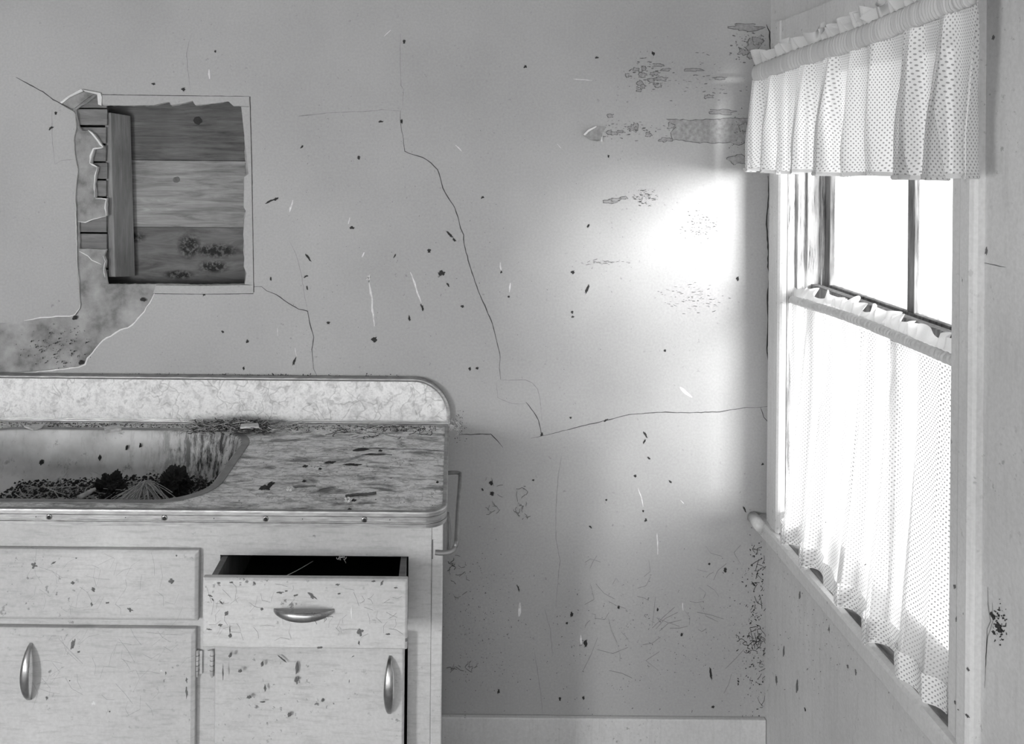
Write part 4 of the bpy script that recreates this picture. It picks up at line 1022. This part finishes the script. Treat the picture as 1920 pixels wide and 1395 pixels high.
chip3('plaster_chip', [(452, 798), (484, 796), (486, 803), (450, 804)], TZ + .016, .005, 'pale plaster chip on top of the straw behind the sink corner')
for (px, py), lab in (((652, 940), 'tiny white petal cluster in front of the thick twig'), ((544, 919), 'tiny white petals by the thin twig on the worktop')):
    pt = thing('petal_cluster', lab, 'petals')
    c = atz(px, py, TZ)
    for k in range(5):
        a = k * 1.3; o = bpy.data.objects.new('petal', lump_me.copy() if k == 0 else bpy.data.objects[-1].data); 
        o.data = pet if k else o.data
        if k == 0: pet = o.data; pet.materials[0] = M['scrape']
        COL.objects.link(o); o.parent = pt; o.location = (c.x + .005 * cos(a), c.y + .009 * sin(a), TZ + .0035); o.scale = (.0032, .004, .0022); o.rotation_euler = (.3, 0, a)

# sink debris
BZ = TZ - .138
sb = (-1.12, -.60, 1.95, 2.27)
hs = lambda x, y: .010 + .035 * math.exp(-((x + .70) / .14) ** 2 - ((y - 2.22) / .10) ** 2) + .02 * math.exp(-((x + .95) / .2) ** 2) * (y > 2.1)
tag(crumbs('sink_soil', (-1.10, -.58, 1.95, 2.262), 4200, .0015, .0055, 'soil', base=BZ, heap=hs, seed=9), 'black soil heaped in the bottom of the sink', 'soil')
tag(litter('sink_straw', (-1.05, -.66, 1.98, 2.25), 260, 'straw', .0010, .10, base=BZ, heap=hs, seed=10), 'loose dry straw strewn in the sink', 'straw')
# fan of straw
vs, fs = [], []; rnd = random.Random(12); c0 = Vector((-.735, 2.16, BZ + .055))
for k in range(110):
    a = rnd.uniform(-2.6, -.4); el = rnd.uniform(-.6, -.15); L = rnd.uniform(.05, .11)
    P = [c0 + Vector((rnd.gauss(0, .008), rnd.gauss(0, .006), rnd.gauss(0, .004)))]
    for j in range(1, 5): P.append(P[0] + Vector((cos(a) * L * j / 4, sin(a) * L * j / 4, sin(el) * L * (j / 4) ** 1.6)))
    tube_data(P, .0009, 4, False, vs, fs)
tag(obj('straw_tuft', vs, fs, 'straw', None, kind='stuff'), 'fanned tuft of pale straw in the sink, left of the dark clod', 'straw')
def clod(name, c, s, seed, mat, label, cat):
    bm = bmesh.new(); bmesh.ops.create_icosphere(bm, subdivisions=5, radius=1)
    for v in bm.verts:
        q = v.co.copy(); v.co = Vector((q.x * s[0], q.y * s[1], q.z * s[2])) * (1 + .5 * noise.noise(q * 2 + Vector((seed, 0, 0))) + .28 * noise.noise(q * 7 + Vector((seed, 3, 0))) + .14 * noise.noise(q * 18))
    me = bpy.data.meshes.new(name); bm.to_mesh(me); bm.free(); me.materials.append(M[mat])
    o = bpy.data.objects.new(name, me); COL.objects.link(o); o.location = c; return tag(o, label, cat)
clod('nest_clod', (-.672, 2.17, BZ + .046), (.036, .034, .040), 3, 'soil', 'dark rounded clod of nest material at the right of the sink', 'clod')
clod('nest_clod', (-.83, 2.19, BZ + .03), (.034, .03, .036), 8, 'soil', 'smaller dark clod in the middle of the sink', 'clod')
st = smoothpath([atz(a, b, BZ + .04) for a, b in ((148, 933), (162, 926), (178, 917))], 6)
tag(tube('stick', st, [.006, .0065, .006, .007, .0062, .006, .006, .0065, .006, .0055, .005, .005, .004], 'straw', None, 8), 'short pale stick leaning in the front of the sink', 'stick')
lumps_s = ((78, 868, 5, 9, 30), (110, 890, 9, 4, -40), (87, 898, 4, 4, 0), (187, 858, 2.6, 6, 0), (238, 839, 2.6, 6, 10), (263, 835, 2.4, 6, 0), (221, 882, 2, 3, 0))
for q in lumps_s: lump(*q, sink, y=SY1 - .016, d=.003)
# a straw standing in the open drawer and the wispy strings under the worktop
tag(tube('straw_stalk', smoothpath([at(538, 1079, 1.80), at(560, 1068, 1.82), at(587, 1052, 1.86)], 6), .0008, 'straw', None, 6), 'single pale stalk sticking up inside the open drawer', 'straw')
vs, fs = [], []
for k in range(5):
    a = 838 + k * 1.1; P = [at(a - 1, 960, 1.86), at(a + random.uniform(-2, 3), 1000, 1.86), at(a, 1036, 1.86)]
    tube_data(smoothpath(P, 5), .0006, 5, False, vs, fs)
obj('loose_strings', vs, fs, 'grime', cab, kind='stuff')
